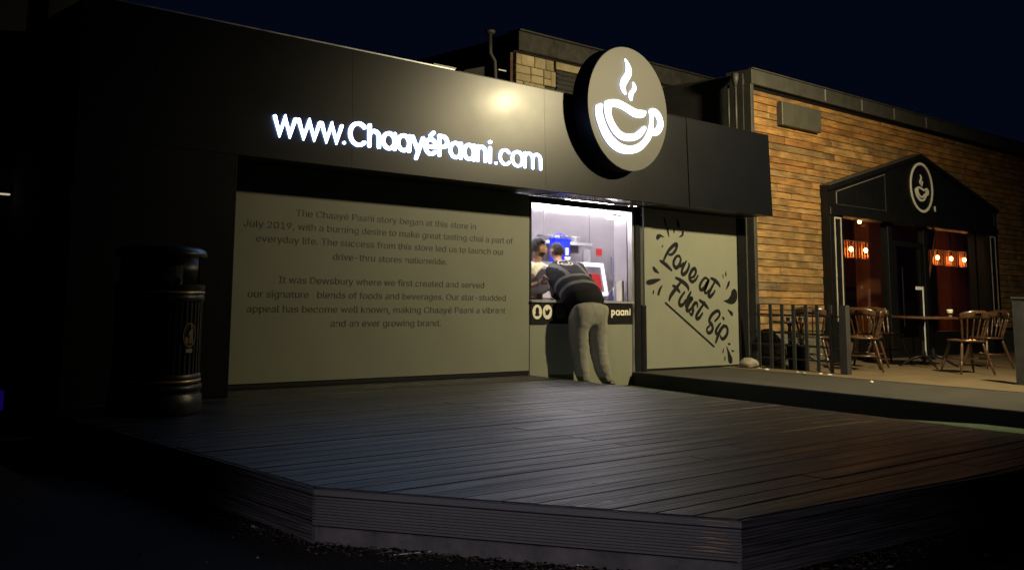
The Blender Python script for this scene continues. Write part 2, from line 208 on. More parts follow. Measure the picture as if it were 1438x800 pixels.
# ------------------------------------------------------------------ helpers: meshes
class MB:
    def __init__(s): s.v = []; s.f = []
    def add(s, v, f):
        o = len(s.v); s.v += [tuple(p) for p in v]; s.f += [tuple(i+o for i in q) for q in f]; return s
    def box(s, x0, x1, y0, y1, z0, z1):
        return s.add([(x, y, z) for z in (z0, z1) for y in (y0, y1) for x in (x0, x1)],
                     [(0, 2, 3, 1), (4, 5, 7, 6), (0, 1, 5, 4), (2, 6, 7, 3), (0, 4, 6, 2), (1, 3, 7, 5)])
    def bbox(s, x0, x1, y0, y1, z0, z1, b=.004):      # box with chamfered front (low y) edges
        v = [(x0, y1, z0), (x1, y1, z0), (x1, y1, z1), (x0, y1, z1),
             (x0, y0+b, z0), (x1, y0+b, z0), (x1, y0+b, z1), (x0, y0+b, z1),
             (x0+b, y0, z0+b), (x1-b, y0, z0+b), (x1-b, y0, z1-b), (x0+b, y0, z1-b)]
        f = [(0, 3, 2, 1), (8, 9, 10, 11)]
        for a in range(4):
            c = (a+1) % 4; f += [(a, c, 4+c, 4+a), (4+a, 4+c, 8+c, 8+a)]
        return s.add(v, f)
    def prism(s, poly, z0, z1):                        # poly in xy, extruded in z
        n = len(poly)
        return s.add([(x, y, z0) for x, y in poly]+[(x, y, z1) for x, y in poly],
                     [tuple(range(n))[::-1], tuple(range(n, 2*n))]+[(i, (i+1) % n, n+(i+1) % n, n+i) for i in range(n)])
    def prismy(s, poly, y0, y1):                       # poly in xz, extruded in y
        n = len(poly)
        return s.add([(x, y0, z) for x, z in poly]+[(x, y1, z) for x, z in poly],
                     [tuple(range(n)), tuple(range(n, 2*n))[::-1]]+[(i, n+i, n+(i+1) % n, (i+1) % n) for i in range(n)])
    def tube(s, pts, rad, n=8, cap=True, flat=None):
        pts = [Vector(p) for p in pts]; rs = rad if isinstance(rad, (list, tuple)) else [rad]*len(pts)
        o = len(s.v); up = None
        for i, p in enumerate(pts):
            t = (pts[min(i+1, len(pts)-1)]-pts[max(i-1, 0)]).normalized()
            if up is None: up = Vector((0, 0, 1)) if abs(t.z) < .9 else Vector((1, 0, 0))
            a = t.cross(up).normalized(); bb = a.cross(t).normalized(); up = bb
            for k in range(n):
                q = 2*math.pi*k/n; s.v.append(tuple(p+(a*math.cos(q)+bb*math.sin(q))*rs[i]))
        for i in range(len(pts)-1):
            for k in range(n):
                s.f.append((o+i*n+k, o+i*n+(k+1) % n, o+(i+1)*n+(k+1) % n, o+(i+1)*n+k))
        if cap: s.f.append(tuple(o+k for k in range(n))[::-1]); s.f.append(tuple(o+(len(pts)-1)*n+k for k in range(n)))
        return s
    def lathe(s, prof, c=(0, 0), n=24, a0=0, a1=2*math.pi, caps=True):      # prof [(r,z)]
        o = len(s.v); full = abs(a1-a0-2*math.pi) < 1e-6; m = n if full else n+1
        for r, z in prof:
            for k in range(m):
                q = a0+(a1-a0)*k/n; s.v.append((c[0]+r*math.cos(q), c[1]+r*math.sin(q), z))
        for i in range(len(prof)-1):
            for k in range(n):
                k2 = (k+1) % m
                s.f.append((o+i*m+k, o+i*m+k2, o+(i+1)*m+k2, o+(i+1)*m+k))
        if full and caps:
            s.f.append(tuple(o+k for k in range(m))[::-1]); s.f.append(tuple(o+(len(prof)-1)*m+k for k in range(m)))
        return s
    def ball(s, c, r, n=12, m=8):
        rx, ry, rz = r if isinstance(r, (tuple, list)) else (r, r, r)
        prof = [(math.sin(math.pi*i/m), -math.cos(math.pi*i/m)) for i in range(m+1)]; o = len(s.v)
        for a, z in prof:
            for k in range(n):
                q = 2*math.pi*k/n; s.v.append((c[0]+rx*max(a, .001)*math.cos(q), c[1]+ry*max(a, .001)*math.sin(q), c[2]+rz*z))
        for i in range(m):
            for k in range(n): s.f.append((o+i*n+k, o+i*n+(k+1) % n, o+(i+1)*n+(k+1) % n, o+(i+1)*n+k))
        return s
    def mesh(s, name):
        me = bpy.data.meshes.new(name); me.from_pydata(s.v, [], s.f); me.update(); return me
    def build(s, name, m, parent=None, smooth=False, label=None):
        return link(name, s.mesh(name), m, parent, smooth, label)

def link(name, me, m, parent=None, smooth=False, label=None):
    o = bpy.data.objects.new(name, me); COL.objects.link(o)
    if m is not None and not me.materials: me.materials.append(m)
    if smooth:
        for p in me.polygons: p.use_smooth = True
    if parent is not None:
        o.parent = parent
        # mesh coordinates are places in the scene: undo the Empty's place; a part's own frame is already the scene's
        if parent.type == 'EMPTY': o.matrix_parent_inverse = Matrix.Translation(-Vector(parent.location))
    if label: o['label'] = label
    return o

def thing(name, label, cat, loc=(0, 0, 0), group=None):
    o = bpy.data.objects.new(name, None); COL.objects.link(o); o.location = loc; o.empty_display_size = .1
    o['label'] = label; o['category'] = cat
    if group: o['group'] = group
    return o
def tag(o, label, cat, group=None, kind=None):
    o['label'] = label; o['category'] = cat
    if group: o['group'] = group
    if kind: o['kind'] = kind
    return o
def structure(o): o['kind'] = 'structure'; return o

def copy_thing(src, delta, label, rot=None, group=None):
    r = src.copy(); COL.objects.link(r); r.location = Vector(src.location)+Vector(delta)
    if rot is not None: r.rotation_euler = (0, 0, rot)
    r['label'] = label
    for ch in list(src.children):
        c = ch.copy(); COL.objects.link(c); c.parent = r
        for g in list(ch.children):
            d = g.copy(); COL.objects.link(d); d.parent = c
    return r

def smooth_closed(pts, k=3):
    out = []; n = len(pts)
    for i in range(n):
        p0, p1, p2, p3 = pts[i-1], pts[i], pts[(i+1) % n], pts[(i+2) % n]
        for j in range(k):
            t = j/k
            out.append(tuple(.5*((2*p1[a])+(-p0[a]+p2[a])*t+(2*p0[a]-5*p1[a]+4*p2[a]-p3[a])*t*t+(-p0[a]+3*p1[a]-3*p2[a]+p3[a])*t**3) for a in (0, 1)))
    return out
def smooth_open(pts, k=5):
    if len(pts) < 3: return pts
    q = [pts[0]]+list(pts)+[pts[-1]]; out = []
    for i in range(1, len(q)-2):
        p0, p1, p2, p3 = q[i-1], q[i], q[i+1], q[i+2]
        for j in range(k):
            t = j/k
            out.append(tuple(.5*((2*p1[a])+(-p0[a]+p2[a])*t+(2*p0[a]-5*p1[a]+4*p2[a]-p3[a])*t*t+(-p0[a]+3*p1[a]-3*p2[a]+p3[a])*t**3) for a in range(len(p1))))
    out.append(pts[-1]); return out

def fill(polys, y, depth=.002):
    """flat filled outlines (holes allowed) in the x-z plane at y, depth thick towards the viewer side"""
    cu = bpy.data.curves.new('outline', 'CURVE'); cu.dimensions = '2D'; cu.fill_mode = 'BOTH'; cu.extrude = depth/2
    for p in polys:
        sp = cu.splines.new('POLY'); sp.points.add(len(p)-1)
        for i, (a, b) in enumerate(p): sp.points[i].co = (a, b, 0, 1)
        sp.use_cyclic_u = True
    return curve_mesh(cu, y, depth)
def curve_mesh(cu, y, depth, fit=None):
    ob = bpy.data.objects.new('tmp', cu); COL.objects.link(ob)
    dg = bpy.context.evaluated_depsgraph_get(); dg.update()
    me = bpy.data.meshes.new_from_object(ob.evaluated_get(dg)); bpy.data.objects.remove(ob); 
    if fit and len(me.vertices):
        x0 = min(v.co.x for v in me.vertices); x1 = max(v.co.x for v in me.vertices)
        z0 = min(v.co.y for v in me.vertices); z1 = max(v.co.y for v in me.vertices)
        X0, X1, Z0, Z1 = fit
        for v in me.vertices:
            v.co.x = X0+(v.co.x-x0)/(x1-x0)*(X1-X0)
            if Z1 is None: v.co.y = Z0[0]+v.co.y*Z0[1]
            else: v.co.y = Z0+(v.co.y-z0)/(z1-z0)*(Z1-Z0)
    for v in me.vertices: v.co = (v.co.x, y-depth/2-v.co.z, v.co.y)
    me.update(); me.materials.clear()
    return me
FONT = None
try:
    import os
    _p = os.path.join(bpy.utils.resource_path('LOCAL'), 'datafiles', 'fonts', 'Inter.woff2')
    if os.path.exists(_p): FONT = bpy.data.fonts.load(_p)
except Exception: FONT = None
def text(body, y, depth, fit, offset=0., sans=False):
    cu = bpy.data.curves.new('text', 'FONT'); cu.body = body; cu.size = 1; cu.extrude = depth/2; cu.offset = offset; cu.resolution_u = 5
    if not (sans and FONT): return curve_mesh(cu, y, depth, fit)
    # outlines that overlap in this face are filled one by one, each with its own holes
    cu.font = FONT
    ob = bpy.data.objects.new('tmp', cu); COL.objects.link(ob); dg = bpy.context.evaluated_depsgraph_get(); dg.update()
    c2 = ob.evaluated_get(dg).to_curve(dg); polys = []
    for sp in c2.splines:
        bp = list(sp.bezier_points); P = []
        for i, a in enumerate(bp):
            b = bp[(i+1) % len(bp)]
            straight = (a.handle_right-a.co).length < 1e-5 and (b.handle_left-b.co).length < 1e-5
            for k in range(1 if straight else 4):
                t = k/4; q = 1-t; c = a.co*q**3+a.handle_right*3*q*q*t+b.handle_left*3*q*t*t+b.co*t**3; P.append((c.x, c.y))
        polys.append(P)
    bpy.data.objects.remove(ob)
    area = lambda P: sum(P[i-1][0]*P[i][1]-P[i][0]*P[i-1][1] for i in range(len(P)))/2
    def inside(p, P):
        r = False
        for i in range(len(P)):
            (x1, y1), (x2, y2) = P[i-1], P[i]
            if (y1 > p[1]) != (y2 > p[1]) and p[0] < (x2-x1)*(p[1]-y1)/(y2-y1)+x1: r = not r
        return r
    ars = [area(P) for P in polys]; sg_ = 1 if max(ars, key=abs) > 0 else -1
    outs = [P for P, a in zip(polys, ars) if a*sg_ > 0]; holes = [P for P, a in zip(polys, ars) if a*sg_ < 0]
    x0 = min(p[0] for P in polys for p in P); x1 = max(p[0] for P in polys for p in P)
    X0, X1, Z0, Z1 = fit
    def tr(P): return [(X0+(p[0]-x0)/(x1-x0)*(X1-X0), Z0[0]+p[1]*Z0[1]) for p in P]
    ms = []
    for k, O in enumerate(outs):
        hs = [h_ for h_ in holes if all(inside(q, O) for q in h_[::3])]
        ms.append(fill([tr(O)]+[tr(h_) for h_ in hs], y-.0002*(k % 3), depth))
    me = join(ms, 'printed')
    for m_ in ms: bpy.data.meshes.remove(m_)
    return me
def strip_glyph(c, x0, x1, z0, z1, w_, xh=2.451, bl=2.268):
    """geometric letter as centre lines in a box"""
    h = w_/2; a, b = x0+h, x1-h; cx_ = (a+b)/2; lo, hi = bl+h, xh-h
    def arc(cx, cz, rx, rz, t0, t1, n=20): return [(cx+rx*math.cos(R(t0+(t1-t0)*i/n)), cz+rz*math.sin(R(t0+(t1-t0)*i/n))) for i in range(n+1)]
    mz = (lo+hi)/2; rz = (hi-lo)/2; rx = (b-a)/2
    if c == 'w': q = (b-a)/4; return [[(a, hi), (a+q, lo), (cx_, hi), (b-q, lo), (b, hi)]]
    if c == '.': return [[(cx_-.001, bl+h), (cx_+.001, bl+h)]]
    if c == 'o': return [arc(cx_, mz, rx, rz, 0, 360, 32)]
    if c == 'c': return [arc(cx_+.0*rx, mz, rx, rz, 42, 318, 26)]
    if c == 'C': zc, rc = (z0+z1)/2, (z1-z0)/2-h; return [arc(cx_, zc, rx*1.05, rc, 45, 315, 28)]
    if c == 'a': return [arc(cx_, mz, rx, rz, 0, 360, 32), [(b, lo-.0), (b, hi)]]
    if c in 'eé':
        s_ = [arc(cx_, mz, rx, rz, 0, 318, 28), [(a+.004, mz-.0), (b, mz)]]
        if c == 'é': s_.append([(cx_-.004, hi+w_*1.15), (cx_+.035, hi+w_*1.15+.034)])
        return s_
    if c == 'h': return [[(a, lo), (a, z1-h)], arc(cx_, hi-rx*.9, rx, rx*.9, 180, 0, 14)+[(b, lo)]]
    if c == 'n': return [[(a, lo), (a, hi)], arc(cx_, hi-rx*.9, rx, rx*.9, 180, 0, 14)+[(b, lo)]]
    if c == 'm':
        q = (b-a)/4; return [[(a, lo), (a, hi)], arc(a+q, hi-q*.95, q, q*.95, 180, 0, 12)+[(cx_, lo)], arc(b-q, hi-q*.95, q, q*.95, 180, 0, 12)+[(b, lo)]]
    if c == 'i': return [[(cx_, lo), (cx_, hi)], [(cx_-.001, z1-h), (cx_+.001, z1-h)]]
    if c == 'y': return [[(a, hi), (cx_+.004, lo+.01)], [(b, hi), (cx_-.022, z0+h)]]
    if c == 'P': r2 = (z1-h-(z0+z1)/2+.012)/2; return [[(a, z0+h), (a, z1-h)], [(a, z1-h)]+arc(b-r2*1.15, z1-h-r2, r2*1.15, r2, 90, -90, 14)+[(a, z1-h-2*r2)]]
def solid_strokes(lines, w_, yb, depth):
    """round ended bars of one width along the lines, standing depth proud of yb"""
    mb = MB()
    for k, pts in enumerate(lines):
        yf = yb-depth-.0003*k; n = len(pts); closed = n > 6 and (Vector(pts[0])-Vector(pts[-1])).length < 1e-4
        for i in range(n-1):
            p, q = Vector(pts[i]), Vector(pts[i+1]); t = (q-p)
            if t.length < 1e-6: continue
            t.normalize(); nn = Vector((-t.y, t.x))*w_/2
        L_, R_ = [], []
        for i, p in enumerate(pts):
            p = Vector(p)
            if closed: t1 = Vector(pts[(i+1) % (n-1)])-p if i < n-1 else Vector(pts[1])-p; t0 = p-Vector(pts[i-1] if i > 0 else pts[-2])
            else: t1 = (Vector(pts[i+1])-p) if i < n-1 else None; t0 = (p-Vector(pts[i-1])) if i > 0 else None
            if t0 is None: t0 = t1
            if t1 is None: t1 = t0
            t0 = t0.normalized(); t1 = t1.normalized(); t = (t0+t1).normalized(); nn = Vector((-t.y, t.x)); m_ = 1/max(.45, nn.dot(Vector((-t0.y, t0.x))))
            L_.append(p+nn*w_/2*m_); R_.append(p-nn*w_/2*m_)
        o = len(mb.v)
        for a_, b_ in zip(L_, R_): mb.v += [(a_.x, yf, a_.y), (b_.x, yf, b_.y), (a_.x, yb, a_.y), (b_.x, yb, b_.y)]
        for i in range(n-1):
            q = o+4*i; mb.f += [(q, q+1, q+5, q+4), (q, q+4, q+6, q+2), (q+1, q+3, q+7, q+5)]
        if not closed:
            for e_ in (0, n-1):
                c = pts[e_]; poly = [(c[0]+w_/2*math.cos(k2*.3927), c[1]+w_/2*math.sin(k2*.3927)) for k2 in range(16)]
                mb.prismy(poly, yf+.00015, yb)
    return mb
def join(meshes, name):
    bm = bmesh.new()
    for m_ in meshes: bm.from_mesh(m_)
    me = bpy.data.meshes.new(name); bm.to_mesh(me); bm.free(); return me
def stroke(pts, w, taper=True):
    """outline of a brush stroke (closed polygon with round ends)"""
    pts = [Vector((*p, 0)) for p in smooth_open([tuple(p) for p in pts])]; n = len(pts); L_, R_ = [], []
    for i, p in enumerate(pts):
        t = (pts[min(i+1, n-1)]-pts[max(i-1, 0)]); t.normalize(); nn = Vector((-t.y, t.x, 0))
        ww = w*(.55+.45*math.sin(math.pi*min(1, max(0, i/(n-1)))) ) if taper else w
        L_.append(p+nn*ww/2); R_.append(p-nn*ww/2)
    return [L_, R_]
def ribbon(strokes, y, depth=.002):
    mb = MB()
    for pts, w, tp in strokes:
        L_, R_ = stroke(pts, w, tp); n = len(L_); o = len(mb.v)
        y_ = y-depth-random.uniform(0, .0006)
        for a, b in zip(L_, R_): mb.v += [(a.x, y_, a.y), (b.x, y_, b.y), (a.x, y-.0003, a.y), (b.x, y-.0003, b.y)]
        for i in range(n-1):
            q = o+4*i; mb.f += [(q, q+1, q+5, q+4), (q, q+4, q+6, q+2), (q+1, q+3, q+7, q+5)]
        for e_, P in ((0, pts[0]), (n-1, pts[-1])):
            c = (L_[e_]+R_[e_])/2; r_ = (L_[e_]-R_[e_]).length/2; o2 = len(mb.v)
            for k in range(10): mb.v.append((c.x+r_*math.cos(k*.6283), y_-.0002, c.y+r_*math.sin(k*.6283)))
            mb.f.append(tuple(range(o2, o2+10)))
    return mb

M['kick'] = mat('dirty_kick_board', (.05, .044, .044), .8, var=.6, vscale=5, bump=.4)
# ================================================================== GROUND
GZ = -.25
g = MB(); g.add([(-60, -60, GZ), (120, -60, GZ), (120, 120, GZ), (-60, 120, GZ)], [(0, 1, 2, 3)])
structure(g.build('ground', M['asphalt']))
lz = -.19
g = MB(); g.add([(8.46, -4, -.15), (10.18, -4, -.15), (10.18, 3.9, -.175), (8.46, 3.9, -.175), (10.18, 5.2, -.245), (8.46, 5.2, -.245), (10.3, 8.02, -.19), (8.46, 8.02, -.19)], [(0, 1, 2, 3), (3, 2, 4, 5), (5, 4, 6, 7)])
structure(g.build('turf_path', M['turf']))
g = MB()
g.prism([(10.34, 8.06), (10.0, .5), (9.9, -4), (12.2, -4), (12.24, 8.06)], GZ-.1, -.03)
structure(g.build('grey_platform', M['rdeck']))
g = MB(); g.prism([(10.315, 8.0), (9.98, .5), (9.88, -4), (9.90, -4), (10.0, .5), (10.335, 8.0)], GZ-.1, -.036)
structure(g.build('platform_edge_board', M['frame']))
g = MB(); g.box(12.243, 30, -6, 8.06, GZ-.1, -.026)
structure(g.build('paving', M['paving']))

# ================================================================== TIMBER DECK
DP = [(2.715, 7.53), (2.765, 3.981), (3.876, 2.476), (8.10, 2.21), (8.44, 8.03), (4.30, 8.03), (4.30, 7.53)]
deck = thing('timber_deck', 'low deck of black painted timber boards in front of the kiosk', 'deck', (5.5, 5, GZ))
def clip(poly, a, b, c):      # keep a*x+b*y<=c
    out = []
    for i in range(len(poly)):
        p, q = poly[i-1], poly[i]; dp = a*p[0]+b*p[1]-c; dq = a*q[0]+b*q[1]-c
        if (dp <= 0) != (dq <= 0):
            t = dp/(dp-dq); out.append((p[0]+(q[0]-p[0])*t, p[1]+(q[1]-p[1])*t))
        if dq <= 0: out.append(q)
    return out
y = 2.205
k = 0
while y < 8.02:
    y1 = min(y+random.choice([.118, .139, .139, .143]), 8.03)
    if y < 7.53 < y1: y1 = 7.53
    base = clip(clip(DP[:], 0, -1, -y), 0, 1, y1)
    xs = sorted(p[0] for p in base)
    if len(base) >= 3 and xs[-1]-xs[0] > .1:
        # boards are laid in two lengths with a joint that wanders from row to row
        j = random.choice([5.1, 6.3, 5.7]) + random.uniform(-.02, .02)
        cuts = [(xs[0]-1, j-.002), (j+.002, xs[-1]+1)] if xs[-1]-xs[0] > 3.5 and xs[0] < j-.4 else [(xs[0]-1, xs[-1]+1)]
        for a, b in cuts:
            pl = clip(clip(base, 1, 0, b), -1, 0, -a)
            if len(pl) < 3: continue
            zt = random.uniform(-.0015, .0012)
            mb = MB(); n = len(pl); bv = .0035
            cxp = sum(p[0] for p in pl)/n; cyp = (y+y1)/2
            top = [(p[0], p[1]+(bv if p[1] < cyp else -bv)) for p in pl]
            mb.add([(p[0], p[1], -.028) for p in pl]+[(p[0], p[1], zt-.004) for p in pl]+[(p[0], p[1], zt) for p in top],
                   [tuple(range(2*n, 3*n))]+[(i, (i+1) % n, n+(i+1) % n, n+i) for i in range(n)]+[(n+i, n+(i+1) % n, 2*n+(i+1) % n, 2*n+i) for i in range(n)])
            me = mb.mesh('deck_board'); bm = bmesh.new(); bm.from_mesh(me); bmesh.ops.recalc_face_normals(bm, faces=bm.faces); bm.to_mesh(me); bm.free()
            link('deck_board', me, M['deck'], deck)
    y = y1 + random.choice([.0015, .002, .004, .006, .009])
# risers: an edge strip, then two ribbed boards, along each open side
def riser(p, q, ext=0., plain=False):
    P, Q = Vector((*p, 0)), Vector((*q, 0)); d = (Q-P).normalized(); nrm = Vector((d.y, -d.x, 0))
    def strip(z0, z1, ribs, th, name='riser_board', m=M['riser']):
        prof = []
        if ribs:
            h = (z1-z0)/ribs
            for i in range(ribs):
                a = z0+i*h; prof += [(th-.006, a), (th-.006, a+h*.22), (th, a+h*.34), (th, a+h*.88), (th-.006, a+h)]
        else: prof = [(th-.003, z0), (th, z0+.003), (th, z1-.004), (th-.003, z1)]
        mb = MB(); o = 0
        for S in (P-d*ext, Q+d*ext):
            for t, z in prof: v = S+nrm*t; mb.v.append((v.x, v.y, z))
            for t, z in ((0, z1), (0, z0)): v = S+nrm*t; mb.v.append((v.x, v.y, z))
        n = len(prof)+2
        for i in range(n): mb.f.append((i, (i+1) % n, n+(i+1) % n, n+i))
        mb.f += [tuple(range(n))[::-1], tuple(range(n, 2*n))]
        me = mb.mesh(name); bm = bmesh.new(); bm.from_mesh(me); bmesh.ops.recalc_face_normals(bm, faces=bm.faces); bm.to_mesh(me); bm.free()
        return link(name, me, m, deck)
    strip(-.034, -.004, 0, .026, 'edge_strip'); (strip(-.168, -.038, 10, .022), strip(-.262, -.174, 0, .017, 'kick_board', M['kick'])) if plain else (strip(-.150, -.040, 8, .022), strip(-.262, -.155, 7, .020))
    L = (Q-P).length
    mb = MB(); k = .42
    while k < L:
        for z in (-.085+random.uniform(-.01, .01), -.21):
            c = P+d*k+nrm*.0215
            mb.tube([c+Vector((0, 0, z)), c+nrm*.0035+Vector((0, 0, z))], 
.0032, 8)
        k += random.uniform(.5, .9)
    mb.build('screw_heads', M['soot'], deck)
riser(DP[0], DP[1], .012); riser(DP[1], DP[2], .01, True); riser(DP[2], DP[3], .012); riser(DP[3], DP[4], .0)
g = MB(); g.prism([(2.76, 7.5), (2.81, 4.02), (3.9, 2.53), (8.06, 2.26), (8.38, 8.0)], GZ, -.04); g.build('joists', M['soot'], deck)

# splintered bare wood on the corner
mb = MB()
for i in range(7):
    x = 3.80-.0-random.uniform(0, .16); 
for (a, z0, L_) in ((.02, -.012, .17), (.03, -.03, .12), (.05, -.06, .10), (.04, -.082, .13), (.03, -.10, .10), (.05, -.12, .14), (.03, -.135, .16)):
    P = Vector((3.876, 2.476, 0)); d = (Vector((2.765, 3.981, 0))-P).normalized(); nrm = Vector((-d.y, d.x, 0)); nrm = nrm if nrm.y < 0 else -nrm
    A_ = P+d*a+nrm*.0235; B_ = P+d*(a+L_)+nrm*.0235
    mb.tube([A_+Vector((0, 0, z0)), (A_+B_)/2+nrm*.002+Vector((0, 0, z0+.003)), B_+Vector((0, 0, z0+.001))], [.002, .005, .001], 5)
mb.build('splintered_edge', mat('bare_splintered_wood', (.17, .115, .075), .8, var=.3), deck)

# leaf litter and grit along the foot of the deck
random.seed(3)
mb = MB()
segs = [((2.70, 7.3), (2.745, 3.98)), ((2.745, 3.96), (3.86, 2.45)), ((3.87, 2.44), (8.1, 2.18))]
for (p, q) in segs:
    P, Q = Vector((*p, 0)), Vector((*q, 0)); d = (Q-P); L_ = d.length; d.normalize(); nn = Vector((d.y, -d.x, 0))
    for i in range(int(L_*220)):
        t = random.uniform(0, L_); o_ = .02+abs(random.gauss(0, .075)); c = P+d*t+nn*o_
        s_ = random.uniform(.004, .016)*(1.2 if random.random() < .1 else 1); a = random.uniform(0, 6.28); z = GZ+random.uniform(.001, .012)
        u_ = Vector((math.cos(a), math.sin(a), random.uniform(-.4, .4)))*s_; v_ = Vector((-math.sin(a), math.cos(a), random.uniform(-.4, .4)))*s_*.6
        mb.add([c+Vector((0, 0, z))-u_, c+Vector((0, 0, z+.004))-v_, c+Vector((0, 0, z))+u_, c+Vector((0, 0, z+.003))+v_], [(0, 1, 2, 3)])
tag(mb.build('leaf_litter', M['leaf']), 'dead leaves and grit gathered along the foot of the deck', 'leaf litter', kind='stuff')
mb = MB()
for i in range(900):
    x = random.uniform(0, 9); yy = random.uniform(-1, 7)
    if 2.6 < x and yy > 2.6-(x-3.9)*.07 and yy > 2.4: continue
    s_ = random.uniform(.003, .011)
    mb.ball((x, yy, GZ+s_*.4), (s_, s_*.8, s_*.6), 5, 3)
tag(mb.build('gravel', mat('grit', (.13, .11, .10), .9, var=.5, rand=.3)), 'loose grit scattered over the dark asphalt', 'gravel', kind='stuff')
for i, (x, yy, r_, lab) in enumerate([(2.58, 6.9, .035, 'crumpled pale scrap at the far left foot of the deck'), (2.5, 5.5, .02, 'thin pale litter strip on asphalt left of the deck'), (2.66, 4.35, .03, 'small torn paper scrap by the left riser near the corner'), (2.93, 3.62, .045, 'flattened pale wrapper below the front left deck corner'), (4.6, 2.2, .03, 'pale chip of litter right of the splintered deck corner'), (5.2, 2.02, .04, 'pale flattened scrap on asphalt below the right deck edge')]):
    mb = MB(); n = 7; ang = [6.283*k/n for k in range(n)]
    pts = [(x+r_*random.uniform(.5, 1.2)*math.cos(a), yy+r_*.6*random.uniform(.5, 1.2)*math.sin(a)) for a in ang]
    mb.add([(a, b, GZ+.004+random.uniform(0, .014)) for a, b in pts]+[(x, yy, GZ+.02)], [(k, (k+1) % n, n) for k in range(n)])
    tag(mb.build('paper_scrap', M['scrap']), lab, 'litter', 'litter scraps on the ground')
for (A_, B_, lab) in (((2.974, 3.633), (3.152, 3.572), 'pale straw lying on grit below the front riser, left one'), ((3.505, 3.151), (3.534, 3.022), 'pale straw lying on grit near the splintered deck corner')):
    tag(MB().tube([(A_[0]-.06, A_[1]-.05, GZ+.008), (B_[0]-.06, B_[1]-.05, GZ+.012)], .0025, 5).build('straw', M['scrap']), lab, 'straw', 'litter scraps on the ground')

# ================================================================== KIOSK
YP, YF = 8.05, 7.55
kiosk = thing('kiosk_building', 'black takeaway kiosk with grey printed panels and a lit serving hatch', 'kiosk', (8, 8, GZ))
def part(name, mb, m, parent=None, **k): return mb.build(name, m, parent if parent is not None else kiosk, **k)
fz0, fz1 = 2.055, 3.20
xsf = [2.86, 5.53, 8.21, 10.9, 12.84]
for i in range(4):
    a, b = xsf[i]+.0015, xsf[i+1]-.0015; s0, s1 = (0, 0)
    if i == 2: s0, s1 = .0, .012
    mb = MB(); mb.add([(a, YF-s0+.0, fz0), (b, YF+s1, fz0), (b, YF+s1+.033, fz1), (a, YF-s0+.033, fz1), (a, YF+.03, fz0), (b, YF+.03, fz0), (b, YF+.04, fz1), (a, YF+.04, fz1)],
                      [(0, 1, 2, 3), (4, 7, 6, 5), (0, 3, 7, 4), (1, 5, 6, 2), (3, 2, 6, 7), (0, 4, 5, 1)])
    part('fascia_panel', mb, M['black'])
part('roof', MB().box(2.87, 12.83, YF+.06, 10.6, 3.12, 3.17), M['darkwall'])
part('cap_trim', MB().box(2.86, 6.85, YF+.026, YF+.07, fz1+.001, fz1+.014), M['alu'])
part('cap_trim', MB().box(6.90, 12.84, YF+.028, YF+.07, fz1+.001, fz1+.007), M['frame'])
part('soffit', MB().box(2.87, 12.83, YF+.031, YP+.02, fz0+.004, fz0+.03), M['frame'])
part('fascia_end', MB().box(12.80, 12.839, YF+.032, 8.04, fz0+.001, fz1-.002), M['frame'])
part('hatch_soffit_plate', MB().box(8.49, 10.34, YF+.035, YP-.005, fz0-.008, fz0+.003), M['steel'])
part('end_wall', MB().box(2.86, 2.9, YF+.03, 10.6, 0, 3.12), M['darkwall'])
part('flank', MB().bbox(2.86, 4.29, YF, YP-.02, -.0, fz0-.001, .004), M['black'])
part('flank_edge', MB().box(4.292, 4.305, YF+.002, YP-.0, .002, fz0-.002), M['frame'])
part('story_panel', MB().bbox(4.57, 8.475, YP, YP+.03, .045, fz0, .002), M['greyp'], label='large grey panel printed with the story text')
part('panel_return', MB().box(4.306, 4.568, YP-.01, YP+.03, -.0, fz0), M['trimgrey'])
part('base_strip', MB().box(4.57, 8.475, YP+.012, YP+.05, -.0, .042), M['frame'])
# printed story
XH = .098
for s, x0, x1, z in DATA['lines']:
    me = text(s.replace('  ', '   '), YP-.0008, .0016, (x0, x1, (z, XH/.727*.93), None), sans=True)
    link('printed_line', me, M['printg'], kiosk)['kind'] = 'stuff'
# hatch: panel below, band, window
part('hatch_front', MB().bbox(8.487, 10.345, YP, YP+.03, lz, .562, .003), M['greyp'])
part('name_band', MB().box(8.487, 10.345, YP-.012, YP+.03, .565, .815), M['frame'])
part('counter_ledge', MB().box(8.487, 10.345, YP-.035, YP+.42, .818, .842), M['ledge'])
part('window_head', MB().box(8.487, 10.345, YP-.004, YP+.05, 1.975, 2.045), M['frame'])
part('window_jamb', MB().box(8.478, 8.505, YP-.006, YP+.05, .843, 1.974), M['frame'])
part('window_jamb', MB().box(10.345, 10.385, YP-.01, YP+.06, lz, fz0-.004), M['alu'])
part('post', MB().bbox(10.387, 10.50, YP-.03, YP+.10, lz, fz0-.004, .01), M['frame'])
part('side_reveal', MB().box(10.502, 10.575, YP-.0, YP+.03, .80, 1.93), M['trimgrey'])
part('post', MB().bbox(10.502, 10.59, YP-.05, YP-.002, -.18, .80, .02), M['frame'])
part('loves_panel', MB().bbox(10.61, 12.72, YP, YP+.03, -.005, fz0-.006, .003), M['greyp'], label='grey panel with brush lettering and splashes').name = 'slogan_panel'
part('base_strip', MB().box(10.61, 12.72, YP+.012, YP+.04, -.029, -.007), M['frame'])
part('corner_post', MB().box(12.725, 13.0, YP-.02, YP+.10, -.03, fz0-.004), M['frame'])
part('corner_trim', MB().box(12.90, 12.93, YP-.04, YP-.021, -.03, fz0-.004), M['trimgrey'])
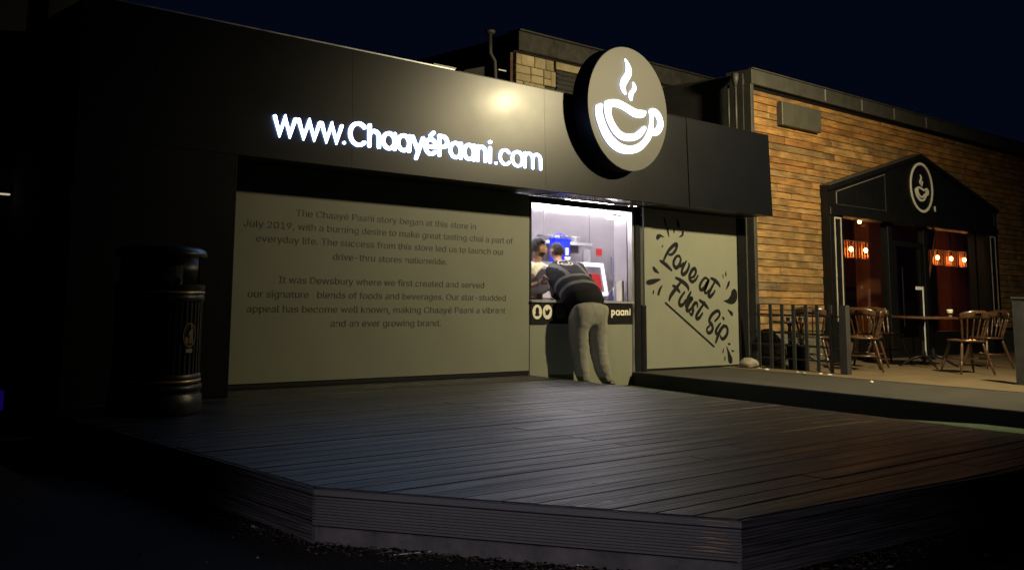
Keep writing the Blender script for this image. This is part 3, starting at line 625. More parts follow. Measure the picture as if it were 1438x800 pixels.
# brush lettering
px = .0125*1.6
st = [(p, .056*w, True) for p, w in DATA['strokes']]
part('brush_lettering', ribbon(st, YP), M['print'])
part('underline', ribbon([(DATA['underline'], .030, False)], YP), M['print'])
for d_ in DATA['drops']:
    link('splash', fill([smooth_closed(d_, 3)], YP-.0004, .0015), M['print'], kiosk)
for d_ in ([(11.02, 1.95), (11.05, 1.86), (11.09, 1.83), (11.06, 1.93)], [(11.3, 1.93), (11.33, 1.84), (11.38, 1.84), (11.35, 1.92)]):
    link('splash', fill([smooth_closed(d_, 3)], YP-.0004, .0015), M['print'], kiosk)
# social icons on the band
yb = YP-.012
def disc(cx, cz, rx, rz, n=28): return [(cx+rx*math.cos(6.2832*k/n), cz+rz*math.sin(6.2832*k/n)) for k in range(n)]
ic = []
for cx, mm in ((8.595, M['cream']), (8.768, M['cream']), (8.985, M['trimgrey'])):
    ic.append(link('round_icon', fill([disc(cx, .706, .080, .083)], yb-.0003, .002), mm, kiosk))
gh = [(-.045, -.035), (-.03, -.038), (-.022, -.052), (0, -.045), (.022, -.052), (.03, -.038), (.045, -.035), (.03, -.02), (.027, 0), (.04, .006), (.027, .012), (.024, .04), (0, .055), (-.024, .04), (-.027, .012), (-.04, .006), (-.027, 0), (-.03, -.02)]
link('ghost_mark', fill([smooth_closed([(8.595+a, .706+b) for a, b in gh], 2)], yb-.0023, .002), M['print'], ic[0])
bd = [(-.045, -.025), (-.02, -.038), (.01, -.034), (.032, -.01), (.038, .012), (.048, .024), (.034, .022), (.038, .034), (.024, .028), (.01, .034), (0, .022), (.0, .012), (-.025, .018), (-.042, .032), (-.044, .016), (-.036, .006), (-.044, .004), (-.034, -.008), (-.038, -.012), (-.024, -.018)]
link('bird_mark', fill([[(8.768+a, .706+b) for a, b in bd]], yb-.0023, .002), M['print'], ic[1])
link('camera_mark', fill([disc(8.985, .706, .04, .04), disc(8.985, .706, .028, .028)], yb-.0023, .002), M['print'], ic[2])
for c, x0, x1, z0, z1 in (('p', 9.92, 9.995, .640, .735), ('ɑ', 10.005, 10.085, .668, .735), ('ɑ', 10.095, 10.175, .668, .735), ('n', 10.19, 10.255, .670, .735), ('i', 10.275, 10.295, .670, .752)):
    link('band_letter', text(c, yb-.0003, .002, (x0, x1, z0, z1), .03), M['cream'], kiosk)
# interior
part('back_wall', MB().box(8.3, 12.95, 9.80, 9.86, 0, 2.4), M['steel'])
part('side_wall', MB().box(12.9, 12.95, 8.2, 9.8, 0, 2.4), M['steel'])
part('side_wall', MB().box(8.25, 8.3, 8.1, 9.8, 0, 2.4), M['steel'])
part('wall_lining', MB().box(10.60, 12.9, 8.13, 8.16, 0, 2.4), M['steeld'])
part('ceiling', MB().box(8.3, 12.9, 8.1, 9.8, 2.28, 2.32), M['white'])
part('inner_floor', MB().box(8.3, 12.9, 8.12, 9.8, .0, .02), M['steeld'])
part('inner_jamb', MB().box(10.39, 10.43, 8.16, 8.36, .845, 2.25), M['steel'])
for i in range(3):
    x = 10.6+i*1.0
    part('wall_batten', MB().box(x, x+.012, 9.79, 9.799, .9, 2.27), M['steeld'])
led = thing('strip_light', 'long white tube light under the kiosk ceiling above the hatch', 'light', (9.9, 9.2, 2.1))
MB().box(8.6, 10.79, 8.77, 8.83, 2.055, 2.085).build('housing', M['white'], led)
MB().tube([(8.62, 8.8, 2.035), (10.77, 8.8, 2.035)], .020, 10).build('tube', M['tube'], led)
MB().tube([(9.2, 8.8, 2.085), (9.2, 8.8, 2.28)], .006, 6).build('hanger', M['steeld'], led); MB().tube([(10.6, 8.8, 2.085), (10.6, 8.8, 2.28)], .006, 6).build('hanger', M['steeld'], led)
led = thing('ceiling_light', 'tube light whose streak shows in the steel back wall of the hatch', 'light', (11.6, 9.3, 2.24))
MB().box(10.5, 12.75, 9.27, 9.33, 2.24, 2.27).build('housing', M['white'], led)
MB().tube([(10.52, 9.3, 2.22), (12.73, 9.3, 2.22)], .018, 10).build('tube', mat('led_tube_two', (1, 1, 1), .4, emit=(1, .94, .99), estr=40), led)
led = thing('small_light', 'small bright white lamp in the upper right corner of the hatch', 'light', (10.33, 8.3, 1.95))
MB().box(10.30, 10.385, 8.30, 8.42, 1.90, 1.93).build('diffuser', mat('bright_diffuser', (1, 1, 1), .5, emit=(1, .95, 1), estr=9), led)
MB().box(10.295, 10.388, 8.295, 8.425, 1.932, 1.96).build('housing', M['white'], led)
lamp('tube_light', 'AREA', (9.7, 8.8, 2.01), 22, (1, .93, 1)).data.shape = 'RECTANGLE'
bpy.data.lights['tube_light'].size = 2.1; bpy.data.lights['tube_light'].size_y = .05
# shelf, blue tub, cup, display, card holder
sh = thing('wall_shelf', 'narrow steel shelf on the back wall of the kiosk', 'shelf', (10.7, 9.6, 1.6))
MB().box(10.0, 11.16, 9.38, 9.79, 1.595, 1.615).build('shelf_board', M['steel'], sh); MB().box(10.0, 11.16, 9.37, 9.382, 1.60, 1.64).build('shelf_lip', M['white'], sh)
for x in (10.2, 11.0): MB().box(x, x+.02, 9.5, 9.79, 1.5, 1.594).build('bracket', M['steeld'], sh)
for i, (x, lab) in enumerate([(10.33, 'clear plastic tub at the left end of the kiosk shelf'), (10.55, 'second clear plastic tub from left on the kiosk shelf'), (10.77, 'third clear plastic tub from left on the kiosk shelf'), (10.98, 'clear plastic tub at the right end of the kiosk shelf')]):
    tag(MB().lathe([(.07, 1.617), (.085, 1.72), (.088, 1.725), (.02, 1.735)], (x, 9.55), 14).build('tub', M['white'] if i % 2 else M['steeld'], smooth=True), lab, 'tub', 'tubs on the kiosk shelf')
bt = thing('blue_bucket', 'bright blue plastic bucket with handle behind the two men', 'bucket', (10.25, 9.2, 1.36))
MB().box(10.12, 10.42, 9.14, 9.24, 1.34, 1.64).build('body', M['blue'], bt)
MB().box(10.11, 10.43, 9.13, 9.25, 1.642, 1.665).build('rim', M['blue'], bt)
MB().tube([(10.14, 9.19, 1.66), (10.17, 9.19, 1.71), (10.27, 9.19, 1.735), (10.37, 9.19, 1.71), (10.41, 9.19, 1.66)], .007, 6).build('handle', M['blue'], bt)
MB().box(10.32, 10.38, 9.130, 9.138, 1.42, 1.54).build('label', M['white'], bt)
st_ = thing('work_unit', 'steel worktop unit along the kiosk back wall', 'worktop', (10.5, 9.3, 0.02))
MB().box(8.9, 12.4, 9.0, 9.78, .86, .90).build('worktop', M['steel'], st_); MB().box(8.95, 12.35, 9.03, 9.78, .03, .858).build('cabinet', M['steeld'], st_)
fr_ = tag(MB().box(9.62, 10.52, 9.02, 9.40, .902, 1.335).build('counter_fridge', M['steeld']), 'dull steel counter unit under the blue bucket', 'cabinet')
cu_ = thing('paper_cup', 'white paper cup with dark print right of the blue bucket', 'cup', (10.30, 8.95, 1.33))
MB().lathe([(.033, 1.332), (.045, 1.42)], (10.30, 9.08), 14).build('cup', M['white'], cu_, True); MB().lathe([(.0475, 1.42), (.0475, 1.428), (.02, 1.434)], (10.30, 9.08), 14).build('lid', M['print'], cu_)
dsp = thing('menu_display', 'tilted white framed display with red pictures behind the counter', 'display', (10.4, 8.8, .84))
def tilt(mb, ax, y0, z0):
    c, s = math.cos(ax), math.sin(ax); mb.v = [(x, y0+(yy-y0)*c-(z-z0)*s*-1*-1, z0+(yy-y0)*s+(z-z0)*c) for x, yy, z in mb.v]; return mb
def disp(x0, x1, z0, z1, y0, y1): return tilt(MB().box(x0+.10, x1+.10, y0, y1, z0, z1), R(-12), 8.72, .9)
for args in ((9.88, 10.62, 1.30, 1.35), (9.88, 10.62, .91, .955), (9.88, 9.93, .956, 1.299), (10.57, 10.62, .956, 1.299)):
    disp(args[0], args[1], args[2], args[3], 8.72, 8.75).build('frame', M['screenw'], dsp)
disp(9.931, 10.569, .957, 1.298, 8.735, 8.745).build('screen', M['steeld'], dsp)
disp(9.98, 10.52, .98, 1.20, 8.728, 8.734).build('picture', M['redprint'], dsp)
disp(10.0, 10.2, 1.21, 1.285, 8.728, 8.734).build('picture', M['white'], dsp)
disp(10.25, 10.33, .99, 1.19, 8.720, 8.727).build('picture', M['print'], dsp)
dl = thing('leaflet_holder', 'upright leaflet box with pastel print at the right end of the counter', 'leaflet holder', (10.27, 8.2, .843))
MB().box(10.19, 10.30, 8.17, 8.21, .844, 1.095).build('print', M['leaflet'], dl); MB().box(10.301, 10.335, 8.165, 8.215, .844, 1.10).build('side', M['white'], dl)
mb = MB(); mb.prismy([(10.02, .844), (10.16, .844), (10.15, 1.0)], 8.2, 8.21)
tag(mb.build('card', M['navy']), 'small navy triangular card leaning beside the leaflet box', 'card')
pan = thing('black_pan', 'shallow black pan on the left end of the counter', 'pan', (8.72, 8.3, .843))
MB().lathe([(.10, .845), (.135, .875), (.128, .875), (.095, .853)], (8.70, 8.32), 22, caps=True).build('bowl', M['frame'], pan, True); MB().box(8.82, 8.98, 8.31, 8.33, .862, .872).build('handle', M['frame'], pan)
tel = thing('wall_holder', 'black holder hooked to the steel wall at the right of the hatch', 'holder', (11.2, 8.9, 1.6))
MB().box(10.95, 11.01, 8.60, 8.66, 1.50, 1.72).build('body', M['frame'], tel); MB().box(10.90, 10.945, 8.60, 8.64, 1.56, 1.70).build('clip', M['steeld'], tel)
MB().tube([(10.98, 8.16, 1.66), (10.98, 8.61, 1.66)], .01, 6).build('bracket', M['steeld'], tel)

# ---- lit web address
sg = thing('web_address_sign', 'glowing white web address letters on the black fascia', 'sign', (6.4, YF, 2.27))
for c, x0, x1, z0, z1 in DATA['letters']:
    bold = c in 'ChayéPni' and x0 < 7.39 and x0 > 5.46
    w_ = .0335 if bold else .026
    solid_strokes(strip_glyph(c, x0, x1, z0, z1, w_), w_, YF+.012, .022).build('letter', M['letter'], sg)

# ---- round cup sign
cx, cz, rd = DATA['disc']; yd = 7.36
cs = thing('round_cup_sign', 'big round grey sign with a lit steaming cup on the fascia', 'sign', (cx, YF, cz))
n = 72; prof = []
mb = MB(); mb.prismy([(cx+(rd+.004)*math.cos(6.28318*k/n), cz+(rd+.004)*math.sin(6.28318*k/n)) for k in range(n)], yd+.006, YF+.04); mb.build('rim', mat('black_sign_rim', (.006, .006, .01), .5), cs)
mb = MB(); mb.prismy([(cx+rd*math.cos(6.28318*k/n), cz+rd*math.sin(6.28318*k/n)) for k in range(n)], yd, yd+.005); mb.build('face', M['signgrey'], cs)
LG = DATA['logo']
def lg(keys, s, ox, oz): return [[(ox+a*s, oz+b*s) for a, b in smooth_closed(LG[k_], 3)] for k_ in keys]
for nm, keys in (('lit_bowl', ('bowl', 'hole')), ('lit_cup', ('inner',)), ('lit_steam', ('steam',)), ('lit_steam', ('wisp',))):
    link(nm, fill(lg(keys, rd, cx, cz), yd-.006, .014), M['lettergold'], cs)

# more kitchen clutter
for x, r_, h_, m_, lab in ((10.62, .035, .2, 'white', 'white squeeze bottle on the worktop behind the display'), (10.75, .04, .16, 'steeld', 'steel jug on the worktop behind the display'), (11.35, .05, .22, 'steeld', 'tall steel flask at the right on the kiosk worktop'), (11.62, .045, .13, 'white', 'short white tub at the right on the kiosk worktop')):
    tag(MB().lathe([(r_, .902), (r_*1.05, .902+h_*.6), (r_*.6, .902+h_*.8), (r_*.55, .902+h_), (.003, .903+h_)], (x, 9.35), 14).build('container', M[m_], smooth=True), lab, 'container')
for x, z, w_, h_, m_, lab in ((11.45, 1.36, .16, .22, 'white', 'small white notice on the steel back wall'), (11.75, 1.50, .12, .10, 'redprint', 'small red notice on the steel back wall'), (12.1, 1.22, .2, .28, 'leaflet', 'pastel poster low on the steel back wall')):
    tag(MB().box(x, x+w_, 9.785, 9.789, z, z+h_).build('notice', M[m_]), lab, 'notice')
tag(MB().tube([(10.05, 9.72, 1.2), (10.05, 9.72, 2.1)], .022, 10).build('steam_pipe', M['steel'], smooth=True), 'upright steel pipe on the left of the kiosk back wall', 'pipe')
mb = MB(); mb.box(11.25, 12.2, 9.55, 9.78, 1.15, 1.17); tag(mb.build('low_shelf', M['steel']), 'low steel shelf at the right on the kiosk back wall', 'shelf')

M['trimline'] = mat('dim_trim_line', (.20, .18, .15), .5)
# ================================================================== LITTER BIN
bx, by = 3.34, 6.93
bn = thing('litter_bin', 'round black ribbed litter bin with gold bands and hooded top', 'litter bin', (bx, by, 0))
bm_ = M['binblack']
MB().lathe([(.335, .002), (.34, .01), (.34, .125), (.325, .14), (.325, .16), (.338, .17), (.338, .20), (.318, .215)], (bx, by), 48).build('base', bm_, bn, True)
MB().lathe([(.3225, .222), (.330, .228), (.330, .240), (.3225, .246)], (bx, by), 48, caps=False).build('band', M['gold'], bn, True)
NR = 44
mb = MB(); ring = []
for k in range(NR):
    a = 6.28318*k/NR
    for da, r_ in ((0, .306), (.3, .306), (.42, .318), (.88, .318)): ring.append((a+da*6.28318/NR, r_))
for z in (.25, .80):
    for a, r_ in ring: mb.v.append((bx+r_*math.cos(a), by+r_*math.sin(a), z))
n = len(ring)
for k in range(n): mb.f.append((k, (k+1) % n, n+(k+1) % n, n+k))
mb.build('ribbed_drum', bm_, bn)
MB().lathe([(.325, .25), (.326, .275), (.318, .285)], (bx, by), 48, caps=False).build('ring', bm_, bn, True)
MB().lathe([(.318, .80), (.328, .81), (.328, .845), (.318, .855)], (bx, by), 48, caps=False).build('ring', bm_, bn, True)
MB().lathe([(.322, .857), (.331, .862), (.331, .874), (.322, .880)], (bx, by), 48, caps=False).build('band', M['gold'], bn, True)
# hood with four openings
h = MB(); h.lathe([(.322, .882), (.33, .895), (.33, .925)], (bx, by), 48, caps=False)
h.lathe([(.33, 1.125), (.335, 1.13), (.335, 1.155), (.325, 1.175), (.28, 1.20), (.15, 1.215), (.01, 1.22)], (bx, by), 48, caps=False)
for q in range(4):
    a = R(-110+35+90*q)
    h.lathe([(.30, .925), (.33, .925), (.33, 1.125), (.30, 1.125)], (bx, by), 6, a-.22, a+.22)
h.build('hood', bm_, bn, True)
MB().lathe([(.29, .90), (.29, .925), (.10, .94)], (bx, by), 36).build('liner_rim', M['steeld'], bn, True)
MB().lathe([(.20, .92), (.20, 1.13)], (bx, by), 30, caps=False).build('inner_liner', M['frame'], bn)
for (dx, dy, sz) in ((.02, -.24, .03), (.1, -.22, .024), (-.05, -.23, .02)):
    MB().ball((bx+dx, by+dy, .955), (sz, sz*.8, sz), 7, 5).build('rubbish', M['white'], bn)
# emblem: oval with figure dropping litter, towards the viewer
ea = R(-72); ex, ey = math.cos(ea), math.sin(ea)
def em(pts, off, m, nm, par=bn):
    me = fill(pts, 0, .003)
    for v in me.vertices:
        x, z, d_ = v.co.x, v.co.z, -v.co.y
        aa = ea+x/.32; rr_ = .321+off+d_
        v.co = (bx+rr_*math.cos(aa), by+rr_*math.sin(aa), z+.565)
    me.update(); return link(nm, me, m, par)
gold2 = mat('old_gold_print', (.30, .21, .09), .5)
eb = em([disc(0, 0, .062, .088)], .0, M['frame'], 'emblem')
em([disc(0, 0, .062, .088), disc(0, 0, .055, .081)], .004, gold2, 'emblem_ring', eb)
em([[(-.005, -.06), (.012, -.06), (.014, -.01), (.018, -.06), (.034, -.06), (.03, .02), (.034, .045), (.02, .05), (-.002, .03), (-.02, .0), (-.014, -.006), (.0, .01)], disc(.014, .063, .010, .012, 12)], .004, gold2, 'litter_figure', eb)
em([[(-.04, -.06), (-.016, -.06), (-.01, -.015), (-.045, -.015)]], .004, gold2, 'litter_basket', eb)
em([[(-.03, -.125), (.03, -.125), (.03, -.098), (-.03, -.098)]], .004, M['scrap'], 'sticker')

# ================================================================== CLAD BUILDING
YC = 8.05
cb = thing('timber_clad_building', 'long low building clad in orange brown reclaimed boards', 'building', (18.5, 9, GZ))
CX0, CX1, CZ0, CZ1 = 13.12, 24.6, .44, 3.98
PX0, PX1, PA, PZ = 15.06, 21.55, (18.28, 3.49), 2.68
def cbp(name, mb, m, parent=None, **k): return mb.build(name, m, parent or cb, **k)
cbp('wall', MB().box(13.05, 15.2, YC+.03, YC+.3, -.03, 4.12), M['soot'])
cbp('wall', MB().box(21.45, 30, YC+.03, YC+.3, -.03, 4.12), M['soot'])
cbp('wall', MB().box(15.2, 21.45, YC+.03, YC+.3, 2.42, 4.12), M['soot'])
cbp('side_wall', MB().box(13.02, 13.05, YC+.03, 16, -.03, 4.20), M['darkwall'])
cbp('flat_roof', MB().box(13.05, 30, YC+.3, 16, 4.0, 4.12), M['darkwall'])
cbp('low_wall', MB().box(13.12, 15.06, YC-.005, YC+.03, -.03, .43), M['lowwall'])
for z in (.10, .20, .315): cbp('low_board', MB().bbox(13.12, 15.06, YC-.02, YC-.006, z-.095, z), M['lowwall'])
random.seed(11)
def gable(x): return PZ+(PA[1]-PZ)*(1-abs(x-PA[0])/((PX1-PX0)/2))
z = CZ0; row = 0; nb = 0
while z < CZ1-.02:
    hgt = random.choice([.085, .098, .105, .112, .118]); z1 = min(z+hgt, CZ1)
    x = CX0-(random.uniform(0, .8))
    while x < CX1:
        L_ = random.choice([.7, .95, 1.2, 1.4, 1.6, 1.9, 2.2]) * random.uniform(.9, 1.1)
        if x > 20: L_ *= 1.6
        a, b = max(x, CX0), min(x+L_, CX1)
        x += L_
        if b-a < .05: continue
        def blocked(xx): return PX0 < xx < PX1 and z1 < gable(xx)-.02
        if blocked(a+.01) and blocked(b-.01): continue
        sl = (PA[1]-PZ)/((PX1-PX0)/2); off = max(0, (z1+.02-PZ)/sl)+.10
        if blocked(b-.01): b = min(b, PX0+off)
        if blocked(a+.01): a = max(a, PX1-off)
        if b-a < .03: continue
        p = random.uniform(0, .012)
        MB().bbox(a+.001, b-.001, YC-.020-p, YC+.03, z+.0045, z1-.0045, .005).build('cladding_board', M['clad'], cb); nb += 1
    z = z1; row += 1
print('cladding boards', nb)
cbp('top_trim', MB().bbox(13.06, 30, YC-.10, YC+.32, 4.04, 4.26, .006), M['trimgrey'])
cbp('top_trim_lip', MB().box(13.06, 30, YC-.12, YC-.05, 4.262, 4.28), M['trimgrey'])
cbp('shadow_gap', MB().box(13.12, 30, YC-.008, YC+.029, 3.985, 4.038), M['frame'])
cbp('corner_trim', MB().bbox(13.04, 13.118, YC-.09, YC+.029, -.03, 4.038, .006), M['trimgrey'])
for xx in (15.15, 16.35, 17.5, 18.75): cbp('trim_joint', MB().box(xx, xx+.03, YC-.106, YC-.1005, 4.06, 4.25), M['trimline'])
vb = thing('wall_vent_box', 'flat grey box mounted high on the timber cladding', 'vent cover', (14.4, YC, 3.7))
MB().bbox(13.84, 14.98, YC-.12, YC-.02, 3.52, 3.88, .008).build('cover', M['ventgrey'], vb)
for xx in (14.18, 14.6): MB().box(xx, xx+.006, YC-.123, YC-.1205, 3.53, 3.87).build('joint', M['soot'], vb)

# ---- porch
YG = 7.9
cbp('porch_side', MB().box(15.04, 15.10, YG+.002, YC-.001, -.03, 2.66), M['frame'])
cbp('porch_side', MB().box(21.50, 21.56, YG+.002, YC-.001, -.03, 2.66), M['frame'])
g = MB(); g.prismy([(15.10, 2.36), (21.50, 2.36), (21.50, 2.70), (18.28, 3.43), (15.10, 2.64)], YG, YG+.06); cbp('gable_panel', g, M['frame'])
def bar(nm, x0, z0, x1, z1, w_, y0, y1, m):
    d = Vector((x1-x0, z1-z0)).normalized(); n_ = Vector((-d.y, d.x))*w_/2
    return cbp(nm, MB().prismy([(x0-n_.x, z0-n_.y), (x1-n_.x, z1-n_.y), (x1+n_.x, z1+n_.y), (x0+n_.x, z0+n_.y)], y0, y1), m)
bar('gable_edge', 15.03, 2.655, 18.28, 3.475, .07, YG-.05, YC-.002, M['frame'])
bar('gable_edge', 18.285, 3.475, 21.56, 2.70, .07, YG-.052, YC-.003, M['frame'])
bar('edge_cap', 15.02, 2.70, 18.28, 3.52, .012, YG-.05, YC-.002, M['trimgrey'])
bar('edge_cap', 18.285, 3.52, 21.57, 2.745, .012, YG-.05, YC-.002, M['trimgrey'])
bar('trim_line', 15.30, 2.62, 16.95, 3.035, .009, YG-.008, YG-.001, M['trimline'])
bar('trim_line', 15.30, 2.43, 15.30, 2.61, .016, YG-.009, YG-.002, M['trimline'])
bar('trim_line', 15.30, 2.42, 16.94, 2.42, .009, YG-.007, YG-.001, M['trimgrey'])
bar('trim_line', 16.95, 2.40, 16.95, 3.03, .008, YG-.0085, YG-.0015, M['trimgrey'])
bar('trim_line', 21.44, 2.42, 21.44, 2.66, .03, YG-.008, YG-.001, M['trimgrey'])
cbp('lintel', MB().bbox(15.06, 21.54, YG-.03, YC+.1, 2.24, 2.355, .006), M['frame'])
for (a, b) in ((15.08, 15.50), (21.10, 21.54)):
    cbp('porch_post', MB().bbox(a, b, YG, YC+.1, -.03, 2.238, .006), M['frame'])
for (a, b, z0) in ((15.22, 15.41, .60), (21.20, 21.42, .50)):
    for xx in (a, b): cbp('post_lit_edge', MB().box(xx-.013, xx+.013, YG-.008, YG-.001, z0+.013, 2.187), M['line'])
    for zz in (z0, 2.20): cbp('post_lit_edge', MB().box(a-.013, b+.013, YG-.009, YG-.0015, zz-.012, zz+.012), M['line'])
for (a, b) in ((17.20, 17.36), (18.55, 18.72), (20.72, 20.82)):
    cbp('mullion', MB().bbox(a, b, YC-.05, YC+.07, -.03, 2.238, .006), M['frame'])
for (a, b) in ((15.50, 17.20), (18.72, 20.72), (20.82, 21.10)):
    cbp('window_sill', MB().bbox(a, b, YC-.045, YC+.07, -.03, .36, .006), M['frame'])
    wf = cbp('window', MB().box(a, b, YC-.02, YC+.06, .36, .40), M['frame'])
    MB().box(a, b, YC+.01, YC+.018, .402, 2.237).build('pane', M['glass'], wf)
dr = cbp('door', MB().box(17.362, 18.548, YC-.04, YC+.02, 1.86, 1.95), M['frame'])
MB().box(17.362, 18.548, YC-.005, YC+.003, 1.952, 2.237).build('pane', M['glass'], dr)
MB().box(17.362, 17.50, YC-.04, YC+.02, -.02, 1.858).build('stile', M['frame'], dr); MB().box(18.40, 18.548, YC-.04, YC+.02, -.02, 1.858).build('stile', M['frame'], dr)
MB().box(17.502, 18.398, YC-.04, YC+.02, -.02, .3).build('rail', M['frame'], dr); MB().box(17.502, 18.398, YC-.005, YC+.003, .302, 1.858).build('pane', M['darkglass'], dr)
MB().tube([(17.56, YC-.10, .5), (17.56, YC-.10, 1.5)], .012, 8).build('handle', M['iron'], dr)
# round cup mark on the gable
sg2 = thing('gable_cup_sign', 'white outlined round cup logo on the black gable', 'sign', (18.32, YG, 2.92))
ox, oz, s2 = 18.325, 2.925, .445
ring_o = disc(ox, oz, s2, s2, 60); ring_i = disc(ox, oz, s2*.90, s2*.90, 60)
mk = mat('white_logo_print', (.72, .68, .62), .5)
link('ring', fill([ring_o, ring_i], YG-.001, .012), mk, sg2)
for nm, keys in (('bowl', ('bowl', 'hole')), ('cup', ('inner',)), ('steam', ('steam',)), ('steam', ('wisp',))):
    me = fill(lg(keys, s2*.70, ox-.0, oz-.02), YG-.001, .012); link(nm, me, mk, sg2)
link('trademark_tick', fill([[(18.80, 2.53), (18.84, 2.53), (18.84, 2.63), (18.79, 2.62)]], YG-.001, .01), mk, sg2)

# ---- inside the bar
cbp('inner_wall', MB().box(15.0, 26.0, 12.0, 12.05, -.03, 2.9), M['redwall'])
cbp('inner_side_wall', MB().box(26.0, 26.05, 8.4, 12, -.03, 2.9), M['redwall'])
cbp('inner_side_wall', MB().box(15.0, 15.05, 8.4, 12, -.03, 2.9), M['redwall'])
cbp('inner_ceiling', MB().box(15.05, 26, 8.36, 12, 2.9, 2.95), M['redwall'])
cbp('inner_floor', MB().box(15.05, 26, 8.36, 12, -.03, -.02), M['soot'])
for x, wd, yy in ((20.25, .75, 9.8), (24.95, .85, 10.2)):
    cbp('pillar', MB().box(x, x+wd, yy, yy+.3, -.02, 2.9), M['curtain'])
cbp('bar_counter', MB().box(17.5, 25.0, 11.0, 11.5, -.02, .95), M['soot'])
cbp('back_shelf', MB().box(18.5, 25, 11.8, 11.95, 1.2, 1.24), M['soot'])
tag(MB().tube([(20.35, 8.55, 2.20), (20.0, 8.6, 1.2), (19.72, 8.62, .55)], .022, 6).build('leaning_pole', mat('pale_wood_pole', (.30, .17, .09), .6, var=.3)), 'thin pale pole leaning inside the right bar window', 'pole')
def lantern(x0, x1, yy, z0, z1, nb_, lab):
    t = thing('pendant_lantern', lab, 'pendant light', ((x0+x1)/2, yy, z0), 'glass rod pendant lights inside the bar')
    MB().box(x0, x1, yy-.10, yy+.10, z1, z1+.015).build('top_plate', M['iron'], t)
    MB().tube([((x0+x1)/2, yy, z1+.015), ((x0+x1)/2, yy, 2.9)], .008, 6).build('rod', M['iron'], t)
    k = int((x1-x0)/.11)
    for i in range(k+1):
        x = x0+.01+(x1-x0-.02)*i/k
        MB().tube([(x, yy+.10, z0), (x, yy+.10, z1)], .015, 8).build('glass_rod', M['amber'], t)
    for i in range(nb_):
        x = x0+(x1-x0)*(i+.5)/nb_
        MB().ball((x, yy, (z0+z1)/2), (.034, .034, .045), 12, 8).build('bulb', M['bulb'], t, True)
        MB().tube([(x, yy, (z0+z1)/2+.04), (x, yy, z1)], .01, 6).build('holder', M['iron'], t)
        lamp('bulb_light', 'POINT', (x, yy-.0, (z0+z1)/2-.09), 3.0, (1, .36, .10), .03)
lantern(17.75, 19.45, 9.35, 1.72, 2.03, 3, 'warm glass rod pendant glowing in the left bar window')
lantern(22.55, 24.6, 9.6, 1.72, 2.04, 3, 'warm glass rod pendant glowing in the right bar window')
lf = thing('ceiling_bulb', 'single bare warm bulb near the ceiling in the left bar window', 'bulb', (19.3, 9.5, 2.44))
MB().ball((19.27, 9.5, 2.44), .035, 12, 8).build('bulb', M['bulb'], lf, True); MB().tube([(19.27, 9.5, 2.47), (19.27, 9.5, 2.9)], .012, 6).build('cord', M['iron'], lf)
lamp('bulb_light', 'POINT', (19.27, 9.4, 2.36), 2.5, (1, .36, .10), .03)

# white bent post near the door
wp = thing('white_bent_post', 'thin white metal post with a short bent top by the bar door', 'post', (17.45, 7.6, -.03))
MB().box(17.512, 17.532, 7.60, 7.615, -.025, 1.17).build('upright', M['white'], wp); MB().box(17.27, 17.511, 7.60, 7.615, 1.115, 1.17).build('top_arm', M['white'], wp)

# ================================================================== FENCE
fn = thing('bar_railing', 'grey flat bar railing between the kiosk platform and the bar seats', 'railing', (12.53, 7.2, -.03))
ys = [7.74, 7.56, 7.39, 7.225, 7.045, 6.89, 6.71]
for i, yy in enumerate(ys):
    MB().bbox(12.72, 12.735, yy-.024, yy+.024, -.028, .84+.002*i, .003).build('railing_bar', M['fencem'], fn)
for z in (.12, .30, .46, .70):
    MB().box(12.738, 12.76, 6.58, 7.90, z-.012, z+.012).build('rail', M['fencem'], fn)
MB().bbox(12.69, 12.79, 6.48, 6.58, -.028, .85, .006).build('end_post', M['fencem'], fn)
fp = thing('gate_post', 'thick grey post at the right edge of the picture', 'post', (13.42, 4.74, -.03))
MB().bbox(13.30, 13.44, 4.62, 4.76, -.025, .98, .008).build('post', M['fencem'], fp); MB().box(13.292, 13.448, 4.612, 4.768, .981, 1.0).build('cap', M['trimgrey'], fp)
# stone, litter scraps by the railing
random.seed(5)
bm = bmesh.new(); bmesh.ops.create_icosphere(bm, subdivisions=3, radius=1)
for v in bm.verts:
    n_ = Vector((math.sin(v.co.x*3+1)+math.cos(v.co.y*4), math.sin(v.co.y*3.3+v.co.z*2), math.cos(v.co.z*3.7+v.co.x)))*.09
    v.co = v.co*(1+.10*math.sin(4*v.co.x+2*v.co.z)+random.uniform(-.03, .03)); v.co = Vector(v.co)+n_*.3
    v.co = Vector((12.55+v.co.x*.13, 7.80+v.co.y*.12, max(-.029, .03+v.co.z*.075)))
me = bpy.data.meshes.new('rock'); bm.to_mesh(me); bm.free()
tag(link('rock', me, M['rock']), 'pale rough rock beside the corner of the grey slogan panel', 'rock')
for i, (x, yy, lab) in enumerate([(12.40, 7.55, 'white scrap lying just right of the pale rock'), (12.36, 7.42, 'long white scrap between the first railing bars'), (12.30, 6.95, 'small pale scrap below the middle of the railing'), (12.20, 6.80, 'yellowish scrap on the platform nearest the camera side of the railing'), (12.34, 6.66, 'pale scrap near the third last railing bar'), (12.32, 6.53, 'pale scrap beside the foot of the thick railing post'), (11.8, 5.75, 'lone white scrap on the grey platform right of the railing')]):
    r_ = random.uniform(.025, .045); mb = MB(); n = 6
    mb.add([(x+r_*1.5*math.cos(k*1.047)*random.uniform(.6, 1.1), yy+r_*math.sin(k*1.047)*random.uniform(.6, 1.1), -.027+random.uniform(.003, .02)) for k in range(n)]+[(x, yy, -.0)], [(k, (k+1) % n, n) for k in range(n)])
    tag(mb.build('paper_scrap', M['scrap']), lab, 'litter', 'litter scraps by the railing')

